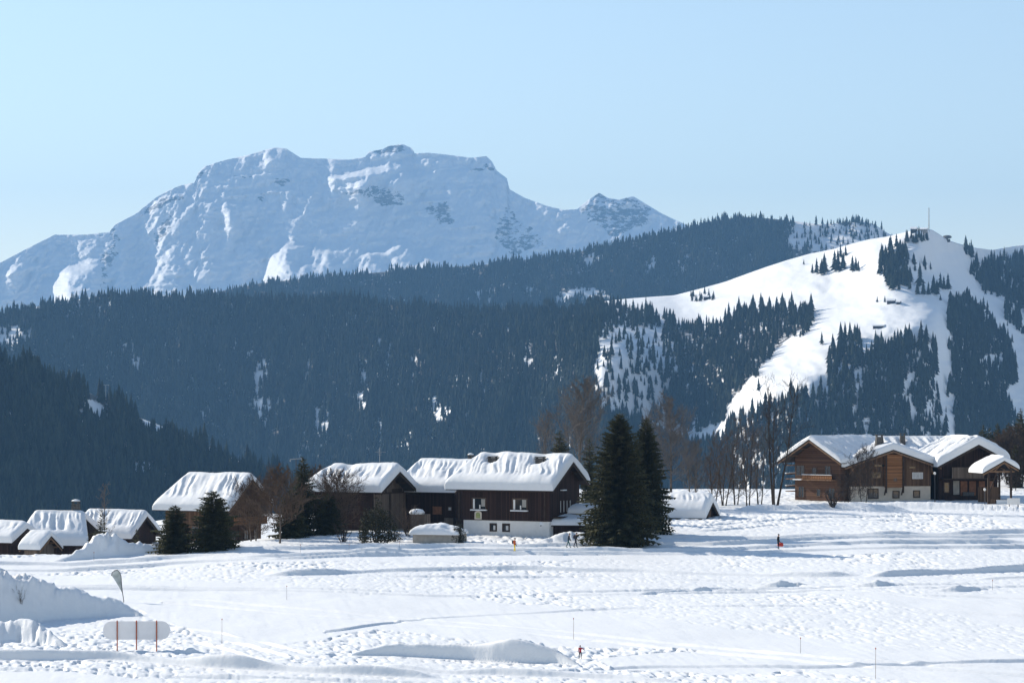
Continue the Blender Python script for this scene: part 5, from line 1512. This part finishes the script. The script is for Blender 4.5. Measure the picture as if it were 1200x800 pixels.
for x, y, hpx, lb in stakes:
    c = on_field(x, y)
    hh = hpx * c.y / F
    t = thing('marker_stake', lb, 'stake', c, 0, 'thin marker stakes along the ski runs')
    m = MB(); m.tube([(0, 0, -.3), (.01, 0, hh)], [.016, .012], 6); m.build('rod', M['twig_grey'] if hpx < 25 else M['beam'], t)
    m = MB(); m.box(-.025, .045, -.03, .03, hh - .12, hh - .02); m.build('tip', M['red_pole'], t)
def lamp_post(label, base, h, ball=True):
    t = thing('street_lamp', label, 'lamp post', base)
    m = MB(); m.tube([(0, 0, -.4), (0, 0, h)], [.07, .05], 8); m.build('pole', M['dark_metal'], t)
    if ball:
        m = MB(); m.tube([(0, 0, h), (0, 0, h + .08), (0, 0, h + .22), (0, 0, h + .36), (0, 0, h + .42)], [.06, .14, .19, .13, .03], 12); m.build('globe', M['frame_white'], t, smooth=True)
    else:
        m = MB(); m.bar((-.75, 0, h), (.75, 0, h + .12), .1, .1); m.bar((.75, 0, h + .1), (.75, 0, h - .25), .2, .12); m.bar((-.75, 0, h), (-.75, 0, h - .3), .2, .12); m.build('lamp_arm', M['metal'], t)
    return t
b_ = at_D(1095.5, 376); lamp_post('slim dark lamp post with white globe before the plaster wall of the right chalet', b_, P(1095, 556, 376).z - b_.z)
b_ = at_D(1154, 370); lamp_post('short dark garden lamp with white globe beside the porch', b_, P(1154, 575, 370).z - b_.z)
b_ = at_D(347, 334); lamp_post('tall pale lamp post with a crossarm above the trees left of the braced gable chalet', b_, P(347, 538, 334).z - b_.z, False)
def notice():
    c = on_field(1188, 596)
    t = thing('notice_board', 'small pale board on legs by the porch at the right edge', 'sign', c)
    m = MB(); m.box(-.85, .85, -.03, .03, .5, 1.35); m.build('board', M['frame_white'], t)
    for x in (-.6, .6):
        m = MB(); m.box(x - .05, x + .05, .031, .12, -.4, 1.3); m.build('leg', M['beam_dark'], t)
notice()
# hilltop: mast, station, huts, lift pylons
def hilltop():
    p = Vector(hill.at(np.array([1088.5]), np.array([270.5]))[0]); s = p.y / F
    t = thing('radio_mast', 'tall lattice radio mast on the top of the white hill', 'mast', p)
    h = 27 * s; w = .9
    m = MB()
    for a in range(3): m.tube([(w * math.cos(a * 2.094), w * math.sin(a * 2.094), -2), (w * .7 * math.cos(a * 2.094), w * .7 * math.sin(a * 2.094), h)], [.22, .18], 5)
    m.build('leg_frame', M['metal'], t)
    m = MB()
    n = 18
    for k in range(n):
        for a in range(3):
            f0 = 1 - .3 * k / n; f1 = 1 - .3 * (k + 1) / n
            q = lambda i, f_, z: (w * f_ * math.cos(i * 2.094), w * f_ * math.sin(i * 2.094), z)
            m.bar(q(a, f0, h * k / n), q(a + 1, f1, h * (k + 1) / n), .14, .14)
    m.build('lattice', M['metal'], t)
    def hut(px_, row_, wpx, hpx, name, label, cat, wall, snow=True):
        p = Vector(hill.at(np.array([float(px_)]), np.array([float(row_)]))[0]); s = p.y / F
        t = thing(name, label, cat, p, R(-20))
        w_, h_ = wpx * s / 2, hpx * s
        m = MB(); m.prism([(-w_, -3, -2), (-w_, 3, -2), (-w_, 3, h_ * .55), (-w_, 0, h_ * .9), (-w_, -3, h_ * .55)], (2 * w_, 0, 0)); m.build('wall', M[wall], t)
        for sg in (-1, 1):
            m = MB(); m.prism([(-w_ - .8, sg * 4, h_ * .47), (-w_ - .8, 0, h_ * .91), (-w_ - .8, 0, h_ * 1.02), (-w_ - .8, sg * 4, h_ * .6)], (2 * w_ + 1.6, 0, 0)); m.build('roof', M['snow_roof' if snow else 'deck'], t)
        m = MB()
        for u in (-.5, 0, .5): m.box(u * w_ - .6, u * w_ + .6, -3.06, -3.01, h_ * .12, h_ * .38)
        m.build('windows', M['glass'], t)
    hut(1082, 271, 9, 4, 'summit_station', 'low wide building on the hilltop beside the mast', 'building', 'concrete')
    hut(1071, 271.5, 7, 5.5, 'summit_cabin', 'small dark cabin on the hilltop left of the mast', 'cabin', 'wood_dark')
    hut(1044.5, 355, 9, 5, 'mountain_hut', 'dark hut on the lit meadow just below the middle of the hill', 'hut', 'wood_dark')
    hut(1053, 356, 4, 4, 'mountain_shed', 'tiny shed right beside the dark hut on the lit meadow', 'shed', 'wood_dark')
    hut(1030, 384, 13, 4, 'alpine_barn', 'low wide barn under snow at the lower edge of the lit meadow', 'barn', 'wood_dark')
    hut(830, 350, 10, 4, 'farm_hut', 'low hut among the trees of the copse on the lit meadow', 'hut', 'wood_dark')
    # bull wheel house of the lift
    p = Vector(hill.at(np.array([1110.]), np.array([282.]))[0]); s = p.y / F
    t = thing('lift_station', 'round roofed ski lift station on the crest right of the mast', 'lift station', p)
    m = MB(); m.tube([(0, 0, -2), (0, 0, 4)], [1.6, 1.4], 8); m.box(-4, 4, -1.6, 1.6, -2, 2.2); m.build('base', M['stone'], t)
    m = MB(); m.tube([(0, 0, 4), (0, 0, 4.8), (0, 0, 6.8), (0, 0, 7.6)], [6.2, 6.6, 5.4, 1.5], 16); m.build('canopy', M['stone'], t)
    m = MB(); m.tube([(0, 0, 3.2), (0, 0, 3.7)], [4.8, 4.8], 16); m.build('bull_wheel', M['dark_metal'], t)
    def pylon(layer, px_, row_, hpx, label):
        p = Vector(layer.at(np.array([float(px_)]), np.array([float(row_)]))[0]); s = p.y / F
        t = thing('lift_pylon', label, 'pylon', p, R(25))
        h = hpx * s
        m = MB(); m.tube([(0, 0, -2), (0, 0, h)], [.4, .28], 8); m.build('post', M['metal'], t)
        m = MB(); m.bar((-2.8, 0, h), (2.8, 0, h + .2), .45, .45); m.bar((-2.6, -1.5, h - .3), (-2.6, 1.5, h - .3), .35, .4); m.bar((2.6, -1.5, h - .1), (2.6, 1.5, h - .1), .35, .4); m.build('crossarm', M['metal'], t)
    pylon(spur, 124, 470, 19, 'grey lift pylon with a crossarm above the dark spur')
    pylon(spur, 12, 436, 10, 'small grey lift pylon near the left edge above the dark spur')
hilltop()

# ---------------------------------------------------------------- people
def person(label, base, h, facing, pose, cols, extras=()):
    """body grown from a jointed skeleton; colours by body region; clothing pieces are children"""
    t = thing('person', label, 'person', base, facing)
    J_ = {}
    def j(n, p, rad): J_[n] = (Vector(p), rad)
    lean = pose.get('lean', 0.0)
    hipz = .93
    j('pelvis', (0, 0, hipz), .135); j('waist', (0, -.01 - lean * .1, 1.10), .125); j('chest', (0, -.02 - lean * .25, 1.32), .145); j('neck', (0, -.03 - lean * .36, 1.47), .058); j('head', (0, -.05 - lean * .42, 1.58), .082); j('crown', (0, -.05 - lean * .44, 1.69), .078); j('nose', (0, -.145 - lean * .42, 1.585), .014)
    E = [('pelvis', 'waist'), ('waist', 'chest'), ('chest', 'neck'), ('neck', 'head'), ('head', 'crown'), ('head', 'nose')]
    for s, n in ((-1, 'l'), (1, 'r')):
        st = pose.get('step_' + n, 0.0)                      # foot ahead of the body
        kx = .10 * s * pose.get('stance', 1)
        j('hip' + n, (s * .095, 0, .88), .098)
        j('knee' + n, (kx * 1.05, -st * .55 - .03, .50 + abs(st) * .03), .066)
        j('ankle' + n, (kx * 1.15, -st + (.04 if st < 0 else 0), .10 + (.05 if st < -.1 else 0)), .047)
        j('toe' + n, (kx * 1.3, -st - .16, .05), .042)
        E += [('pelvis', 'hip' + n), ('hip' + n, 'knee' + n), ('knee' + n, 'ankle' + n), ('ankle' + n, 'toe' + n)]
        sh = Vector((s * .185, -.02 - lean * .28, 1.41))
        j('shoulder' + n, sh, .072)
        ue = Vector(pose.get('elbow_' + n, (s * .09, .02, -.29))); fe = Vector(pose.get('hand_' + n, (s * .02, -.12, -.23)))
        el = sh + ue; wr = el + fe
        j('elbow' + n, el, .056); j('wrist' + n, wr, .038)
        d = fe.normalized()
        side = d.cross(Vector((0, 1, .2))).normalized() * s
        palm = wr + d * .075
        j('palm' + n, palm, .033)
        E += [('chest', 'shoulder' + n), ('shoulder' + n, 'elbow' + n), ('elbow' + n, 'wrist' + n), ('wrist' + n, 'palm' + n)]
        out = Vector((0, -1, 0)) if abs(d.y) < .9 else Vector((0, 0, 1))
        fw = (out - d * out.dot(d)).normalized()
        for k, (o, ln) in enumerate(((-.03, .072), (-.01, .082), (.01, .076), (.03, .060))):
            a = palm + fw * o * .9 + d * .02; b = a + d * ln * .6 + side * -.006; c = b + (d * .8 - side * .5).normalized() * ln * .4
            j(f'f{k}a{n}', a, .011); j(f'f{k}b{n}', b, .010); j(f'f{k}c{n}', c, .009)
            E += [('palm' + n, f'f{k}a{n}'), (f'f{k}a{n}', f'f{k}b{n}'), (f'f{k}b{n}', f'f{k}c{n}')]
        a = wr + d * .03 + fw * .035; b = a + (d * .6 + fw * .7).normalized() * .045
        j('ta' + n, a, .012); j('tb' + n, b, .010)
        E += [('wrist' + n, 'ta' + n), ('ta' + n, 'tb' + n)]
    names = list(J_)
    me = bpy.data.meshes.new('body')
    me.from_pydata([J_[n][0] for n in names], [(names.index(a), names.index(b)) for a, b in E], [])
    o = bpy.data.objects.new('body', me); COL.objects.link(o)
    sk = o.modifiers.new('skin', 'SKIN')
    for i, n in enumerate(names):
        sv = me.skin_vertices[0].data[i]; sv.radius = (J_[n][1], J_[n][1]); sv.use_root = (n == 'pelvis')
    o.modifiers.new('sub', 'SUBSURF').levels = 1
    dg = bpy.context.evaluated_depsgraph_get()
    nm = bpy.data.meshes.new_from_object(o.evaluated_get(dg))
    bpy.data.objects.remove(o)
    k = h / 1.77
    mats = [mat('skin', (.52, .32, .24), .6), mat('jacket', cols[0], .7, var=.2, scale=8), mat('trousers', cols[1], .7, var=.2, scale=8), mat('boots', (.03, .03, .035), .6, var=.2), mat('gloves', (.04, .04, .045), .7, var=.2)]
    nm.materials.clear()
    for m_ in mats: nm.materials.append(m_)
    hands = [J_['palml'][0], J_['palmr'][0]]
    for p in nm.polygons:
        c = p.center
        if c.z > 1.46 and abs(c.x) < .12: i = 0
        elif min((c - q).length for q in hands) < .13: i = 4
        elif c.z < .14: i = 3
        elif c.z < .90: i = 2
        else: i = 1
        p.material_index = i; p.use_smooth = True
    nm.transform(Matrix.Scale(k, 4))
    link('body', nm, t)
    hd = J_['crown'][0] * k
    if 'hat' in extras or True:
        m = MB(); r_ = .098 * k
        m.tube([hd + Vector((0, 0, -.055 * k)), hd + Vector((0, 0, .0)), hd + Vector((0, .005, .05 * k)), hd + Vector((0, .005, .085 * k))], [r_ * 1.03, r_ * 1.03, r_ * .8, r_ * .25], 12)
        m.build('hat', mat('hat', cols[2], .8, var=.2), t, smooth=True)
    m = MB(); hh = J_['head'][0] * k
    m.box(hh.x - .06 * k, hh.x + .06 * k, hh.y - .088 * k, hh.y - .06 * k, hh.z + .005 * k, hh.z + .045 * k); m.build('goggles', M['dark_metal'], t)
    m = MB(); m.box(hh.x - .022 * k, hh.x + .022 * k, hh.y - .082 * k, hh.y - .07 * k, hh.z - .052 * k, hh.z - .042 * k); m.build('mouth', mat('lips', (.4, .16, .14), .5), t)
    if 'backpack' in extras:
        ch = J_['chest'][0] * k
        m = MB(); m.tube([ch + Vector((0, .19, -.26)) * k, ch + Vector((0, .22, -.18)) * k, ch + Vector((0, .22, .06)) * k, ch + Vector((0, .18, .14)) * k], [.10 * k, .165 * k, .155 * k, .07 * k], 10)
        m.build('backpack', mat('backpack', (.035, .03, .045), .7, var=.2), t, smooth=True)
        for s in (-1, 1):
            m = MB(); m.bar(ch + Vector((s * .11, .10, .13)) * k, ch + Vector((s * .11, -.15, .02)) * k, .05 * k, .02 * k); m.build('strap', M['dark_metal'], t)
    return t, J_, k
person('person in orange jacket and yellow trousers with dark backpack', on_field(603, 647.5), 1.62, R(70), dict(step_l=.12, step_r=-.1, hand_l=(-.02, -.2, -.12)), ((.62, .12, .03), (.75, .55, .05), (.05, .05, .06)), ('backpack',))
person('walker in dark blue-green clothes, left of the pair by the big spruce', on_field(666, 640.5), 1.7, R(75), dict(step_l=.26, step_r=-.26, lean=.25, hand_l=(0, -.22, -.1)), ((.02, .03, .045), (.03, .09, .10), (.03, .03, .04)))
person('walker with a maroon backpack, right of the pair by the big spruce', on_field(674.5, 640), 1.72, R(72), dict(step_l=.2, step_r=-.24, lean=.2), ((.03, .03, .04), (.035, .035, .05), (.03, .03, .04)), ('backpack',))
pd, PJ, pk = person('person in black carrying a red sled on the track below the right chalet', on_field(912, 643.5), 1.75, R(60), dict(step_l=.06, step_r=-.05, elbow_r=(.10, .08, -.28), hand_r=(.05, -.10, -.22)), ((.012, .013, .018), (.012, .012, .016), (.05, .04, .04)))
person('child in red jacket with one arm held out beside the shaded snow bank', on_field(680, 771.5), 1.0, R(-14), dict(stance=1.25, elbow_r=(.20, -.02, -.12), hand_r=(.17, -.05, -.12), elbow_l=(-.05, .03, -.28)), ((.42, .03, .05), (.015, .015, .02), (.10, .04, .04)))
def sled():
    pr = PJ['palmr'][0] * pk
    wp = Matrix.Translation(pd.location) @ rotz(pd.rotation_euler.z) @ Vector((pr.x + .07, pr.y, pr.z - .30))
    t = thing('sled', 'red plastic sled held at the side of the person in black', 'sled', wp, pd.rotation_euler.z)
    red = mat('red_plastic', (.5, .045, .03), .4, .4, var=.1)
    m = MB(); m.tube([(0, -.36, .02), (0, -.30, 0), (0, .28, 0), (0, .34, .03)], [.10, .2, .2, .12], 10)
    for i, v in enumerate(m.v): m.v[i] = (v[0] * .28, v[1], v[2] * 1.1)
    m.build('shell', red, t, smooth=True)
    m = MB(); m.tube([(0, -.1, .18), (0, -.08, .27), (0, .08, .27), (0, .1, .18)], [.012] * 4, 6); m.build('handle', M['dark_metal'], t)
sled()

# spruces of the small clumps can be told apart: say which one, counted along the clump
ORD = 'first second third fourth fifth sixth seventh eighth ninth tenth eleventh twelfth thirteenth fourteenth'.split()
clumps = {}
for o in COL.objects:
    if o.get('group') and o.name.startswith('spruce_tree'): clumps.setdefault(o['group'], []).append(o)
for g, L_ in clumps.items():
    if len(L_) > 14: continue
    L_.sort(key=lambda o: o.location.x / o.location.y)
    big = max(L_, key=lambda o: o.scale.z)
    where = g.replace('spruces ', '').replace('tiny ', '').replace('the clump', 'clump').replace(' of the white hill', '').replace('the ', '')
    for i, o in enumerate(L_):
        size = 'tallest spruce' if o == big else 'spruce'
        o['label'] = f'{size}, {ORD[i]} from left {where}'

# ---------------------------------------------------------------- the air between
def haze():
    zt = 1500.0
    m = MB(); m.box(-9200, 9200, -1200, 17500, CZ - 260, zt)
    hm = bpy.data.materials.new('haze'); hm.use_nodes = True
    nt = hm.node_tree; nt.nodes.clear()
    pv = nt.nodes.new('ShaderNodeVolumePrincipled')
    pv.inputs['Color'].default_value = (0.25, 0.55, 1.0, 1)
    pv.inputs['Density'].default_value = HAZE
    pv.inputs['Anisotropy'].default_value = 0.1
    om = nt.nodes.new('ShaderNodeOutputMaterial')
    nt.links.new(pv.outputs[0], om.inputs['Volume'])
    o = m.build('haze', hm)
    tag(o, 'thin pale blue air over the whole valley', 'haze', kind='stuff')
HAZE = 6.0e-5
haze()
